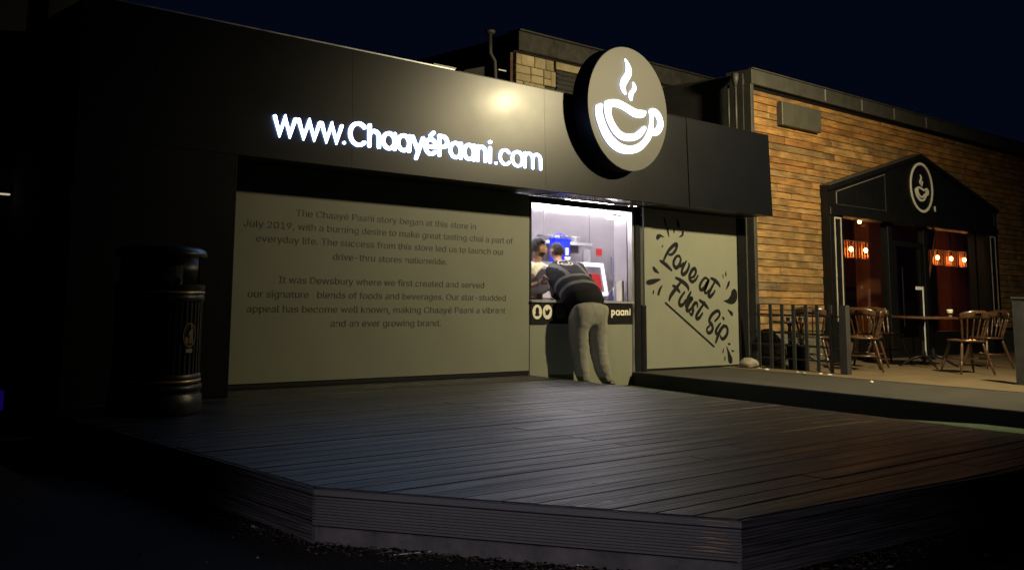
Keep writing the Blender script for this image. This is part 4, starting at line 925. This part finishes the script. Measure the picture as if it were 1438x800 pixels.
# ================================================================== CHAIRS AND TABLE
def turned(mb, a, b, r):      # turned leg between two points
    a, b = Vector(a), Vector(b); ts = [0, .12, .3, .5, .56, .60, .64, .8, 1]; rs = [r*.75, r*.95, r*1.15, r*1.0, r*1.25, r*.8, r*1.2, r*.9, r*.6]
    return mb.tube([a+(b-a)*t for t in ts], rs, 10)
def make_chair(lab, cat='chair'):
    t = thing('spindle_chair', lab, cat, (0, 0, 0), 'wooden spindle back chairs at the bar')
    # seat, saddle shaped disc; front is +y
    mb = MB(); N_ = 28; rings = [(1.0, .425), (1.03, .435), (1.0, .452), (.75, .447), (.4, .441), (.02, .440)]
    for s_, z in rings:
        for k in range(N_):
            a = 6.28318*k/N_; c_, d_ = math.cos(a), math.sin(a)
            rx = .215*(1+.06*max(0, d_)); ry = .205
            x_ = rx*s_*math.copysign(abs(c_)**.85, c_); y_ = ry*s_*math.copysign(abs(d_)**.85, d_)
            mb.v.append((x_, y_, z))
    mb.f.append(tuple(range(N_))[::-1])
    for i in range(len(rings)-1):
        for k in range(N_): mb.f.append((i*N_+k, i*N_+(k+1) % N_, (i+1)*N_+(k+1) % N_, (i+1)*N_+k))
    mb.f.append(tuple((len(rings)-1)*N_+k for k in range(N_)))
    mb.build('seat', M['chairwood'], t, True)
    for sx in (-1, 1):
        for sy in (-1, 1):
            turned(MB(), (sx*.14, sy*.13, .428), (sx*.235, sy*.225, 0.0), .019).build('leg', M['chairwood'], t, True)
        MB().tube([(sx*.19, -.18, .20), (sx*.188, 0, .20), (sx*.19, .18, .20)], [.009, .015, .009], 8).build('stretcher', M['chairwood'], t, True)
    MB().tube([(-.188, 0, .20), (0, 0, .20), (.188, 0, .20)], [.009, .015, .009], 8).build('stretcher', M['chairwood'], t, True)
    # curved top rail with scroll ends and a hand slot
    def arc(u, z): a = u*1.05; return (math.sin(a)*.245, -.215-.02*0+(.24-math.cos(a)*.24)*.55-(z-.45)*.20, z)
    mb = MB(); U = [i/12*2-1 for i in range(13)]; n_ = len(U)
    for side in (0, 1):
        for j in range(4):
            for u in U:
                top = .835-.02*abs(u)**4*2+(.012 if abs(u) < .45 else 0); bot = .725+.018*(1-abs(u))
                z = bot+(top-bot)*j/3; x_, y_, z_ = arc(u, z)
                mb.v.append((x_, y_-(.011 if side else -.011), z_))
    def idx(s_, j, i): return s_*4*n_+j*n_+i
    hole = {5, 6}
    for i in range(n_-1):
        for j in range(3):
            if j == 1 and i in hole:
                mb.f += [(idx(0, j, i), idx(1, j, i), idx(1, j, i+1), idx(0, j, i+1)), (idx(0, j+1, i), idx(0, j+1, i+1), idx(1, j+1, i+1), idx(1, j+1, i))]
                continue
            mb.f += [(idx(0, j, i), idx(0, j, i+1), idx(0, j+1, i+1), idx(0, j+1, i)), (idx(1, j, i), idx(1, j+1, i), idx(1, j+1, i+1), idx(1, j, i+1))]
        mb.f += [(idx(0, 3, i), idx(0, 3, i+1), idx(1, 3, i+1), idx(1, 3, i)), (idx(0, 0, i), idx(1, 0, i), idx(1, 0, i+1), idx(0, 0, i+1))]
    for j in range(3):
        mb.f += [(idx(0, j, 0), idx(0, j+1, 0), idx(1, j+1, 0), idx(1, j, 0)), (idx(0, j, n_-1), idx(1, j, n_-1), idx(1, j+1, n_-1), idx(0, j+1, n_-1))]
    mb.build('top_rail', M['chairwood'], t, True)
    for u in (-.86, -.52, -.17, .17, .52, .86):
        x_, y_, z_ = arc(u, .74); x0, y0, _ = arc(u*.86, .45)
        turned(MB(), (x0*.82, y0+.035, .445), (x_, y_, .742), .0105 if abs(u) < .8 else .014).build('spindle', M['chairwood'], t, True)
    return t
CZ = -.026
ch0 = make_chair('wooden spindle chair just right of the thick railing post, left of the table')
def aim(x, y, tx, ty): return math.atan2(ty-y, tx-x)-math.pi/2
TX, TY = 15.55, 6.72
ch0.location = (14.38, 7.07, CZ); ch0.rotation_euler = (0, 0, aim(0, 0, 1, .18))
def chair(x, y, tx, ty, lab):
    r = copy_thing(ch0, (0, 0, 0), lab, aim(x, y, tx, ty)); r.location = (x, y, CZ); return r
chair(14.72, 5.86, TX-.15, TY+.1, 'wooden spindle chair nearest the gate post, its back towards the camera')
chair(16.35, 6.22, TX, TY-.1, 'wooden chair partly hidden behind the front right spindle chair')
chair(15.85, 7.45, TX, TY+.1, 'dark wooden chair behind the table, only its back spindles showing')
chair(13.25, 7.25, 13.9, 7.5, 'wooden chair behind the left railing bars')
chair(13.75, 6.80, 13.3, 7.6, 'wooden chair behind the railing close to the thick post')

def table(x, y, rx, ry, lab, cat='table', z=.73):
    t = thing('bar_table', lab, cat, (x, y, CZ))
    mb = MB(); n = 40
    for s_, zz in ((.97, z-.03), (1, z-.022), (1, z-.006), (.985, z)):
        for k in range(n): mb.v.append((x+rx*s_*math.cos(6.28318*k/n), y+ry*s_*math.sin(6.28318*k/n), zz+CZ))
    mb.f.append(tuple(range(n))[::-1]); mb.f.append(tuple(3*n+k for k in range(n)))
    for i in range(3):
        for k in range(n): mb.f.append((i*n+k, i*n+(k+1) % n, (i+1)*n+(k+1) % n, (i+1)*n+k))
    mb.build('table_top', M['tabletop'], t)
    for sx in (-.16, .16):
        MB().lathe([(.035, .10+CZ), (.028, .14+CZ), (.04, .20+CZ), (.022, .26+CZ), (.03, .40+CZ), (.022, .55+CZ), (.05, .69+CZ)], (x+sx, y), 14).build('column', M['iron'], t, True)
    for sx in (-1, 1):
        for sy in (-1, 1):
            MB().tube([(x+sx*.16, y, .16+CZ), (x+sx*.24, y+sy*.10, .13+CZ), (x+sx*.31, y+sy*.22, .04+CZ), (x+sx*.35, y+sy*.27, .012+CZ)], [.026, .02, .016, .014], 8).build('foot', M['iron'], t, True)
    MB().tube([(x-.16, y, .15+CZ), (x+.16, y, .15+CZ)], .015, 8).build('stretcher', M['iron'], t)
    return t
table(TX, TY, .62, .42, 'dark oval table on black iron legs in front of the bar door')
table(13.35, 7.55, .40, .32, 'dark round table behind the railing', z=.64)
cp = thing('takeaway_cup', 'small white patterned cup standing on the oval table', 'cup', (15.6, 6.5, .70))
MB().lathe([(.030, .706), (.040, .79), (.043, .80), (.043, .812), (.02, .818)], (15.62, 6.42), 18).build('cup', M['cream'], cp, True)
MB().lathe([(.0355, .735), (.0395, .765)], (15.62, 6.42), 18, caps=False).build('sleeve', M['print'], cp, True)
pl = thing('black_planter', 'black tub standing on the paving behind the left railing bars', 'planter', (12.95, 7.45, CZ))
MB().lathe([(.12, CZ+.002), (.15, .28), (.155, .28), (.155, .31), (.13, .31), (.12, .26)], (12.95, 7.30), 24).build('tub', M['frame'], pl, True)
mb = MB(); random.seed(9)
for i in range(90):
    a = random.uniform(0, 6.28); r_ = random.uniform(0, .14); hh = random.uniform(.05, .17); c = Vector((12.95+r_*math.cos(a), 7.30+r_*math.sin(a), .30+hh)); s_ = .03
    u_ = Vector((random.uniform(-1, 1), random.uniform(-1, 1), random.uniform(-.5, .8))).normalized()*s_; v_ = u_.cross(Vector((0, 0, 1))).normalized()*s_*.4
    mb.add([c-u_, c-v_, c+u_, c+v_], [(0, 1, 2, 3)])
mb.build('foliage', mat('dark_leaves', (.03, .045, .02), .7), pl)

# ================================================================== BACK BUILDING
YB = 11.0
bb = thing('stone_building', 'yellow stone building with dark parapet behind the kiosk roof', 'building', (14.5, 12, GZ))
MB().box(11.26, 17.5, YB+.06, 15, GZ, 4.74).build('wall', M['mortar'], bb)
MB().bbox(11.20, 17.6, YB-.12, YB+.0, 4.755, 5.06, .01).build('parapet_board', M['soot'], bb); MB().box(11.19, 17.6, YB-.16, YB+.1, 5.062, 5.085).build('coping', M['trimgrey'], bb)
MB().box(11.20, 17.6, YB+.001, 15, 4.745, 5.0).build('roof', M['darkwall'], bb)
MB().box(11.20, 11.215, YB-.12, YB+.6, 4.755, 5.055).build('barge_edge', M['trimgrey'], bb)
random.seed(21)
x = 11.26; win = (12.24, 12.85)
z = 3.95; nst = 0
rows = []
while z < 4.72:
    hh = random.choice([.10, .14, .2, .26]); z1 = min(z+hh, 4.735)
    if 4.735-z1 < .06: z1 = 4.735
    x = 11.262
    while x < 17.45:
        L_ = random.choice([.12, .18, .26, .34])*random.uniform(.85, 1.15); x1 = min(x+L_, 17.46)
        if not (x1 > win[0] and x < win[1]+0 and z < 4.62):
            if hh > .19 and random.random() < .45:
                zm = z+(z1-z)*random.uniform(.4, .6)
                for a, b in ((z, zm), (zm, z1)): MB().bbox(x+.004, x1-.004, YB-random.uniform(0, .02), YB+.06, a+.004, b-.004, .01).build('stone_block', M['stone'], bb); nst += 1
            else: MB().bbox(x+.004, x1-.004, YB-random.uniform(0, .02), YB+.06, z+.004, z1-.004, .01).build('stone_block', M['stone'], bb); nst += 1
        x = x1
    z = z1
print('stone', nst)
wb = MB().box(win[0], win[1], YB+.03, YB+.055, 3.95, 4.60).build('window', M['soot'], bb)
for i in range(8): MB().box(win[0], win[1], YB+.005, YB+.029, 3.97+i*.08, 4.0+i*.08).build('louvre', M['darkwall'], wb)
MB().bbox(win[0]-.05, win[1]+.9, YB-.02, YB+.05, 4.605, 4.73, .01).build('lintel_stone', M['stone'], bb)
# brick return on the left, sloping low roof behind it
g = MB(); g.box(11.20, 11.259, YB+.07, YB+.62, 3.6, 4.74); g.build('brick_return', mat('dark_sooty_brick', (.09, .05, .035), .95, var=.6, vscale=9, bump=1, bscale=30), bb)
g = MB(); g.add([(9.3, 11.6, 4.05), (11.2, 11.6, 4.60), (11.2, 11.6, 3.0), (9.3, 11.6, 3.0), (9.3, 14, 4.05), (11.2, 14, 4.60), (11.2, 14, 3.0), (9.3, 14, 3.0)], [(0, 1, 2, 3), (4, 7, 6, 5), (0, 4, 5, 1), (0, 3, 7, 4), (1, 5, 6, 2)])
tag(g.build('sloping_annexe', M['darkwall']), 'dark annexe with a sloping roof left of the stone building', 'annexe')
vp = thing('vent_pipe', 'thin grey cranked vent pipe with a flat cap above the kiosk roof', 'vent pipe', (10.72, 11, 3.2))
MB().tube([(10.67, 11, 4.95), (10.68, 11, 4.62), (10.76, 10.98, 4.50), (10.78, 10.97, 4.0), (10.78, 10.97, 3.2)], .035, 12).build('pipe', M['trimgrey'], vp, True)
MB().lathe([(.065, 4.93), (.085, 4.95), (.085, 4.985), (.05, 4.995)], (10.67, 11), 16).build('cap', M['ventgrey'], vp, True)
MB().box(10.83, 11.0, 10.96, 10.98, 4.37, 4.39).build('bracket', M['white'], vp)
# dark plant housing, downpipes, roof stubs
g = MB(); g.prismy([(12.0, 3.2), (16.5, 3.2), (16.5, 4.58), (14.7, 4.55), (12.0, 3.73)], 9.6, 10.4)
tag(g.build('roof_housing', M['soot']), 'dark sloped roof housing behind the right side of the round sign', 'roof housing')
dp_ = thing('downpipe', 'pair of grey downpipes on the dark side of the timber building', 'downpipe', (12.95, 8.15, 3.2))
for yy in (8.16, 8.28): MB().tube([(12.96, yy, 4.05), (12.96, yy, 3.18)], .018, 8).build('pipe', M['ventgrey'], dp_, True)
MB().lathe([(.02, 4.0), (.05, 4.12), (.055, 4.2), (.02, 4.21)], (12.95, 8.16), 12).build('hopper', M['trimgrey'], dp_, True)
for x, lab in ((12.05, 'short pale stub pipe on the kiosk roof, left of two'), (12.3, 'thin dark rod on the kiosk roof between stub and downpipes')):
    tag(MB().tube([(x, 8.6, 3.17), (x, 8.6, 3.40 if x < 12.2 else 3.5)], .016, 8).build('roof_stub', M['ventgrey']), lab, 'pipe')
tag(MB().box(6.55, 6.86, YF+.02, YF+.09, fz1+.016, fz1+.030).build('glint_flashing', M['white']), 'short metal flashing strip on the top edge of the fascia, coloured white for its glint', 'flashing')  # white colour stands for lamplight glinting on metal

# ================================================================== LEFT SIDE
lb = thing('dark_neighbour_building', 'unlit dark building at the left edge of the picture', 'building', (0, 11, GZ))
MB().box(-8, 3.04, 9.0, 12, GZ, 5.2).build('wall', M['darkwall'], lb); MB().box(3.042, 3.40, 8.9, 12, GZ, 4.4).build('pier', M['soot'], lb)
MB().box(-8.05, 3.1, 8.95, 12.05, 5.2, 5.3).build('coping', M['soot'], lb)
ll = thing('far_strip_lamp', 'short pale lit strip at the left edge of the picture', 'light', (2.75, 8.85, 1.67))
MB().box(2.45, 2.82, 8.90, 8.93, 1.668, 1.682).build('diffuser', mat('pale_strip', (.8, .75, .6), .5, emit=(1, .85, .6), estr=.5), ll); MB().box(2.44, 2.87, 8.931, 8.96, 1.66, 1.70).build('housing', M['frame'], ll)
bl = thing('blue_lit_panel', 'small deep blue lit panel low at the left edge of the picture', 'light', (2.87, 8.8, -.2))
MB().box(2.60, 2.885, 8.88, 8.90, -.17, .0).build('panel', mat('deep_blue_glow', (.02, .01, .3), .5, emit=(.05, .02, .8), estr=.06), bl); MB().box(2.59, 2.94, 8.901, 8.93, -.21, .03).build('backing', M['frame'], bl)

# ================================================================== PEOPLE
def skin(name, verts, edges, radii, m, parent=None, sub=2, root=0, folds=0.):
    me = bpy.data.meshes.new(name); me.from_pydata([tuple(v) for v in verts], edges, []); me.update()
    ob = bpy.data.objects.new(name, me); COL.objects.link(ob)
    ob.modifiers.new('skin', 'SKIN')
    if not me.skin_vertices: 
        bm = bmesh.new(); bm.from_mesh(me); bm.verts.layers.skin.verify(); bm.to_mesh(me); bm.free()
    sv = me.skin_vertices[0].data
    for i, r_ in enumerate(radii):
        sv[i].radius = r_ if isinstance(r_, tuple) else (r_, r_); sv[i].use_root = (i == root)
    s = ob.modifiers.new('sub', 'SUBSURF'); s.levels = sub; s.render_levels = sub
    dg = bpy.context.evaluated_depsgraph_get(); dg.update()
    out = bpy.data.meshes.new_from_object(ob.evaluated_get(dg)); bpy.data.objects.remove(ob)
    out.materials.clear()
    if folds:
        from mathutils import noise
        nn = [v.normal.copy() for v in out.vertices]
        for v, n_ in zip(out.vertices, nn):
            q = Vector((v.co.x*7, v.co.y*7, v.co.z*13)); a = noise.noise(q)+.5*noise.noise(q*2.1)
            v.co += n_*folds*(abs(a)*2-.5)
    return link(name, out, m, parent, True)
def chain(k0, n): return [(k0+i, k0+i+1) for i in range(n-1)]
V = Vector

# ---- the customer, bent over the counter
cust = thing('person', 'man in black jacket and grey joggers leaning into the serving hatch', 'person', (9.25, 7.8, lz))
pel = V((8.72, 7.40, .72)); w_ = V((8.74, 7.50, .90)); ch_ = V((8.82, 7.76, 1.07)); up_ = V((8.90, 7.93, 1.19)); nk = V((8.95, 8.03, 1.28)); hd = V((9.02, 8.12, 1.41))
hl = V((8.60, 7.40, .70)); hr_ = V((8.82, 7.37, .70)); kl = V((8.61, 7.42, .30)); kr = V((8.835, 7.34, .31)); al = V((8.63, 7.36, -.10)); ar = V((8.90, 7.26, -.10))
shl = V((8.80, 7.96, 1.17)); shr = V((9.12, 7.90, 1.20)); ell = V((8.85, 7.98, .92)); elr = V((9.32, 8.02, .93)); hal = V((9.12, 8.20, .885)); har = V((9.30, 8.28, .885))
def sc_(p, k=1.054): return V((0, 0, .92))+(p-V((0, 0, .92)))*k
pel, w_, ch_, up_, nk, hd, hl, hr_, kl, kr, al, ar, shl, shr, ell, elr, hal, har = [sc_(p) for p in (pel, w_, ch_, up_, nk, hd, hl, hr_, kl, kr, al, ar, shl, shr, ell, elr, hal, har)]
hem0 = sc_(V((8.74, 7.42, .80)))
al.z = ar.z = -.115
body = skin('body', [pel, w_, ch_, up_, nk, hd-V((0, 0, .03)), hl, kl, al, hr_, kr, ar, shl, ell, hal, shr, elr, har, al+V((0, .12, -.055)), ar+V((.02, .12, -.055))],
     [(0, 1), (1, 2), (2, 3), (3, 4), (4, 5), (0, 6), (6, 7), (7, 8), (0, 9), (9, 10), (10, 11), (3, 12), (12, 13), (13, 14), (3, 15), (15, 16), (16, 17), (8, 18), (11, 19)],
     [.12, .11, .12, .11, .05, .055, .08, .05, .035, .08, .05, .035, .055, .038, .03, .055, .038, .03, .03, .03], M['skinA'], cust)
# head: shaped ball with jaw, nose, ears, facing into the hatch (+y)
def head(c, fwd, m_skin, m_hair, parent, s=1., hairlen=.0, beard=False):
    fwd = V(fwd).normalized(); right = fwd.cross(V((0, 0, 1))).normalized(); up = right.cross(fwd)
    bm = bmesh.new(); bmesh.ops.create_icosphere(bm, subdivisions=4, radius=1)
    for v in bm.verts:
        x, y, z = v.co          # y = forward
        wx = .074*(1-.25*max(0, -z)**1.5); wy = .094; wz = .112
        yy = y*wy; zz = z*wz; xx = x*wx
        if z < 0 and y > 0: yy += .012*(-z)*y; xx *= 1-.18*(-z)
        if z < -.2 and y < 0: yy *= 1-.35*(-z-.2)
        nz = math.exp(-((x/.16)**2+((z+.12)/.22)**2))*max(0, y)     # nose
        yy += .026*nz*(1-.3*(z > 0))
        ey = (math.exp(-(((abs(x)-.36)/.17)**2+((z-.05)/.13)**2)))*max(0, y); yy -= .013*ey
        br = math.exp(-(((z-.22)/.10)**2))*max(0, y); yy += .005*br
        mo = math.exp(-((x/.3)**2+((z+.50)/.05)**2))*max(0, y); yy -= .006*mo
        lp = math.exp(-((x/.25)**2+((z+.43)/.05)**2))*max(0, y)+math.exp(-((x/.22)**2+((z+.57)/.05)**2))*max(0, y); yy += .005*lp
        v.co = c+(right*xx+fwd*yy+up*zz)*s
    me = bpy.data.meshes.new('head'); bm.to_mesh(me); bm.free()
    h = link('head', me, m_skin, parent, True)
    for sx in (-1, 1):
        e = MB(); e.ball((0, 0, 0), (.012, .02, .032), 12, 8)
        e.v = [tuple(c+right*(sx*.074*s+p[0]*s)+fwd*(p[1]-.005)*s+up*(p[2]-.005)*s) for p in e.v]; e.build('ear', m_skin, h, True)
        e = MB(); e.ball((0, 0, 0), .0125, 12, 8)
        e.v = [tuple(c+right*(sx*.030+p[0])*s+fwd*(.078+p[1])*s+up*(p[2]+.008)*s) for p in e.v]; e.build('eye', M['white'], h, True)
        e = MB(); e.ball((0, 0, 0), .0065, 10, 6)
        e.v = [tuple(c+right*(sx*.030+p[0])*s+fwd*(.0875+p[1])*s+up*(p[2]+.008)*s) for p in e.v]; e.build('iris', M['print'], h, True)
        e = MB(); e.tube([c+right*sx*.014*s+fwd*.094*s+up*.026*s, c+right*sx*.032*s+fwd*.092*s+up*.034*s, c+right*sx*.05*s+fwd*.080*s+up*.027*s], .004*s, 6); e.build('eyebrow', m_hair, h)
    bm = bmesh.new(); rm = []; bmesh.ops.create_icosphere(bm, subdivisions=4, radius=1)
    for v in list(bm.verts):
        x, y, z = v.co; r_ = 1.09+hairlen*(.5+.5*max(0, z))+.025*math.sin(17*x+3)*math.sin(15*y)*math.sin(13*z+1)
        v.co = c+(right*x*.074*r_+fwd*(y*.094*r_-.004)+up*z*.112*r_)*s
        
        if not ((z > .42-.75*max(0, -y) and not (y > .55 and z < .55)) or (y < -.25 and z > -.45)): rm.append(v)
    bmesh.ops.delete(bm, geom=rm, context='VERTS')
    me = bpy.data.meshes.new('hair'); bm.to_mesh(me); bm.free(); link('hair', me, m_hair, h, True)
    if beard:
        bm = bmesh.new(); rm = []; bmesh.ops.create_icosphere(bm, subdivisions=4, radius=1)
        for v in list(bm.verts):
            x, y, z = v.co; xx = x*.074*(1-.25*max(0, -z)**1.5)*1.03; yy = y*.094*1.04+(.012*(-z)*y if z < 0 < y else 0)
            if z < 0 and y > 0: xx *= 1-.18*(-z)
            v.co = c+(right*xx+fwd*yy+up*z*.115)*s; 
            if not (z < -.35 and y > -.1 and not (abs(x) < .3 and -.62 < z < -.36)): rm.append(v)
        bmesh.ops.delete(bm, geom=rm, context='VERTS')
        me = bpy.data.meshes.new('beard'); bm.to_mesh(me); bm.free(); link('beard', me, m_hair, h, True)
    return h
head(hd, (.10, .9, -.25), M['skinB'], M['hair'], cust, 1.0, .02)

# jacket material: black cloth with grey reflective bands, straps and a round printed cup mark on the back
def jacket():
    m = mat('black_jacket_grey_bands', (.009, .009, .011), .9, bump=.9, bscale=9)
    nt = m.node_tree; N = nt.nodes; L = nt.links; b = N['Principled BSDF']
    ax = (up_-pel).normalized(); lat = (shr-shl).normalized(); lat = (lat-ax*lat.dot(ax)).normalized()
    tc = N.new('ShaderNodeTexCoord')
    def dot(v, off):
        d = N.new('ShaderNodeVectorMath'); d.operation = 'DOT_PRODUCT'; d.inputs[1].default_value = tuple(v); L.new(tc.outputs['Object'], d.inputs[0])
        s = N.new('ShaderNodeMath'); s.operation = 'SUBTRACT'; s.inputs[1].default_value = off; L.new(d.outputs['Value'], s.inputs[0]); return s.outputs[0]
    def mth(op, a, b_=None, c=None):
        n = N.new('ShaderNodeMath'); n.operation = op
        for i, q in enumerate((a, b_, c)):
            if q is None: continue
            if isinstance(q, (int, float)): n.inputs[i].default_value = q
            else: L.new(q, n.inputs[i])
        return n.outputs[0]
    t = dot(ax, pel.dot(ax)); s = dot(lat, up_.dot(lat))
    def band(x, c, h): return mth('LESS_THAN', mth('ABSOLUTE', mth('SUBTRACT', x, c)), h)
    T = (up_-pel).length
    b1 = band(t, .27, .026); b2 = band(t, .42, .026)
    bb_ = mth('MAXIMUM', b1, b2)
    st1 = mth('MULTIPLY', band(mth('ABSOLUTE', s), .135, .026), mth('GREATER_THAN', t, .42))
    msk = mth('MAXIMUM', bb_, st1)
    # logo ring
    dx = mth('SUBTRACT', s, .0); dz = mth('SUBTRACT', t, T+.0)
    rr_ = mth('SQRT', mth('ADD', mth('MULTIPLY', dx, dx), mth('MULTIPLY', dz, dz)))
    ring_ = mth('MAXIMUM', band(rr_, .085, .008), mth('MULTIPLY', band(rr_, .045, .009), mth('LESS_THAN', dz, .015)))
    mx = N.new('ShaderNodeMix'); mx.data_type = 'RGBA'; b.inputs['Specular IOR Level'].default_value = .15; mx.inputs[6].default_value = (.009, .009, .011, 1); mx.inputs[7].default_value = (.11, .11, .10, 1); L.new(msk, mx.inputs[0])
    m2 = N.new('ShaderNodeMix'); m2.data_type = 'RGBA'; m2.inputs[7].default_value = (.6, .57, .5, 1); L.new(mx.outputs[2], m2.inputs[6]); L.new(ring_, m2.inputs[0])
    L.new(m2.outputs[2], b.inputs['Base Color'])
    return m
jm = jacket()
hem = hem0-V((.035, .03, .085))
skin('jacket', [hem, w_+V((.01, .0, .02)), ch_, up_, nk-V((0, .01, .02)), shl, (shl+ell)/2+V((-.01, -.02, .02)), ell+V((0, 0, .0)), (ell+hal)/2, hal-V((.01, .04, 0)), shr, (shr+elr)/2, elr, har-V((0, .04, 0))],
     [(0, 1), (1, 2), (2, 3), (3, 4), (3, 5), (5, 6), (6, 7), (7, 8), (8, 9), (3, 10), (10, 11), (11, 12), (12, 13)],
     [(.29, .225), (.275, .21), (.265, .19), (.21, .16), .09, .115, .085, .075, .065, .056, .12, .10, .085, .056], jm, cust, sub=3, folds=.010)
skin('collar', [nk-V((0, .03, .06)), nk+V((.005, .01, .02))], [(0, 1)], [.09, .075], jm, cust)
# trousers: waist, thighs, knees, ankle cuffs
tw = hem0+V((0, 0, .05)); _t = lambda x, y, z: sc_(V((x, y, z)))
skin('trousers', [pel+V((.01, -.02, 0)), tw, hl+V((-.005, -.0, -.06)), _t(8.585, 7.42, .50), kl, _t(8.62, 7.40, .10), al+V((0, 0, .01)), hr_+V((.02, 0, -.06)), _t(8.835, 7.36, .50), kr, _t(8.85, 7.30, .10), ar+V((0, 0, .01))],
     [(0, 1), (0, 2), (2, 3), (3, 4), (4, 5), (5, 6), (0, 7), (7, 8), (8, 9), (9, 10), (10, 11)],
     [(.235, .19), (.25, .20), .146, .124, .104, .100, .066, .146, .124, .104, .100, .066], M['trouser'], cust, sub=3, folds=.0055)
for a_, dx in ((al, .0), (ar, .03)):
    b_ = a_+V((0, 0, -.045))
    s_ = skin('shoe', [b_+V((0, -.05, .0)), b_+V((0, .05, .0)), b_+V((dx, .16, -.015)), b_+V((0, -.02, .10))], [(0, 1), (1, 2), (0, 3)], [(.052, .052), (.056, .045), (.046, .034), .05], M['shoe'], cust)
    MB().prism([(b_.x-.045, b_.y-.09), (b_.x+.045, b_.y-.09), (b_.x+.05+dx*.5, b_.y+.1), (b_.x+.03+dx, b_.y+.2), (b_.x-.03+dx, b_.y+.2), (b_.x-.045, b_.y+.1)], lz+.001, lz+.022).build('sole', M['white'], s_)
# light pocket lining at the left hip
from mathutils.bvhtree import BVHTree
_tr = [c for c in cust.children if c.name.startswith('trousers')][0].data
_bv = BVHTree.FromPolygons([v.co.copy() for v in _tr.vertices], [tuple(p.vertices) for p in _tr.polygons])
_pp = []
for x_, z_ in ((8.86, .745), (8.97, .785), (8.90, .69)):
    h_ = _bv.ray_cast(V((x_-.35, 7.0, z_+.0)), V((.35, .72, 0)).normalized())
    if h_[0] is not None: _pp.append(tuple(h_[0]+h_[1]*.005))
if len(_pp) == 3: mb = MB(); mb.add(_pp, [(0, 1, 2)]); mb.build('pocket_lining', M['cream'], cust)

def hand(name, wrist, dirv, normal, m, parent, curl=.5, mirror=1):
    d = V(dirv).normalized(); n_ = V(normal).normalized(); s = d.cross(n_).normalized()*mirror
    vs = [V(wrist), V(wrist)+d*.045, V(wrist)+d*.085]; es = [(0, 1), (1, 2)]; rs = [(.026, .018), (.036, .016), (.036, .013)]
    for k, (off, ln) in enumerate(((-.030, .072), (-.010, .082), (.010, .078), (.029, .062))):
        base = V(wrist)+d*.088+s*off; k0 = len(vs)
        a = base+d*.01; b = a+(d*math.cos(curl*.5)-n_*math.sin(curl*.5))*ln*.5; c = b+(d*math.cos(curl*1.4)-n_*math.sin(curl*1.4))*ln*.5
        vs += [a, b, c]; es += [(2, k0), (k0, k0+1), (k0+1, k0+2)]; rs += [.0095, .0085, .007]
    k0 = len(vs); a = V(wrist)+d*.03-s*.035; b = a+(d*.7-s*.7-n_*.2).normalized()*.035; c = b+(d*.9-s*.25-n_*.3).normalized()*.03
    vs += [a, b, c]; es += [(1, k0), (k0, k0+1), (k0+1, k0+2)]; rs += [.014, .011, .009]
    return skin(name, vs, es, rs, m, parent, sub=2)
hand('hand', hal-V((.01, .03, .0)), (.7, .5, -.1), (0, 0, 1), M['skinB'], cust, .5, 1)
hand('hand', har-V((0, .03, .0)), (-.5, .7, -.1), (0, 0, 1), M['skinB'], cust, .5, -1)

# ---- the server inside, seen past the left jamb
srv = thing('person', 'man in white t-shirt serving inside the hatch at the left', 'person', (9.35, 8.75, .02))
P0 = V((9.30, 8.72, .0))
sp = V((9.30, 8.74, .95)); sch = V((9.29, 8.72, 1.15)); su = V((9.28, 8.70, 1.25)); sn = V((9.27, 8.68, 1.31)); shd = V((9.265, 8.64, 1.475))
sl = V((9.45, 8.78, 1.23)); sr = V((9.12, 8.64, 1.23)); sel = V((9.42, 8.68, .98)); ser = V((9.02, 8.60, .99)); swl = V((9.45, 8.46, .97)); swr = V((9.05, 8.44, 1.04))
skin('body', [sp, sch, su, sn, shd-V((0, 0, .05)), sl, sel, swl, sr, ser, swr, sp+V((.1, 0, -.45)), sp+V((.1, 0, -.9)), sp+V((-.1, 0, -.45)), sp+V((-.1, 0, -.9))],
     [(0, 1), (1, 2), (2, 3), (3, 4), (2, 5), (5, 6), (6, 7), (2, 8), (8, 9), (9, 10), (0, 11), (11, 12), (0, 13), (13, 14)],
     [.09, .09, .07, .05, .05, .045, .036, .026, .045, .036, .026, .07, .05, .07, .05], M['skinA'], srv)
head(shd, (.85, -.45, -.12), M['skinA'], M['hair'], srv, 1.02, .16, True)
skin('t_shirt', [sp-V((0, 0, .06)), sp+V((0, 0, .08)), sch, su, sn-V((0, 0, .035)), sl, (sl+sel)/2, sr, (sr+ser)/2],
     [(0, 1), (1, 2), (2, 3), (3, 4), (3, 5), (5, 6), (3, 7), (7, 8)], [(.21, .18), (.21, .17), (.21, .17), (.16, .13), .07, .10, .10, .10, .10], M['shirt'], srv, sub=3, folds=.008)
hand('hand', swr, (.3, -.55, .55), (.6, .5, .5), M['skinA'], srv, .9, 1)
hand('hand', swl, (-.3, -.8, -.1), (0, 0, 1), M['skinA'], srv, .6, -1)
MB().box(9.2, 9.3, 8.60, 8.66, 1.0, 1.01).build('apron_tie', M['print'], srv) if False else None
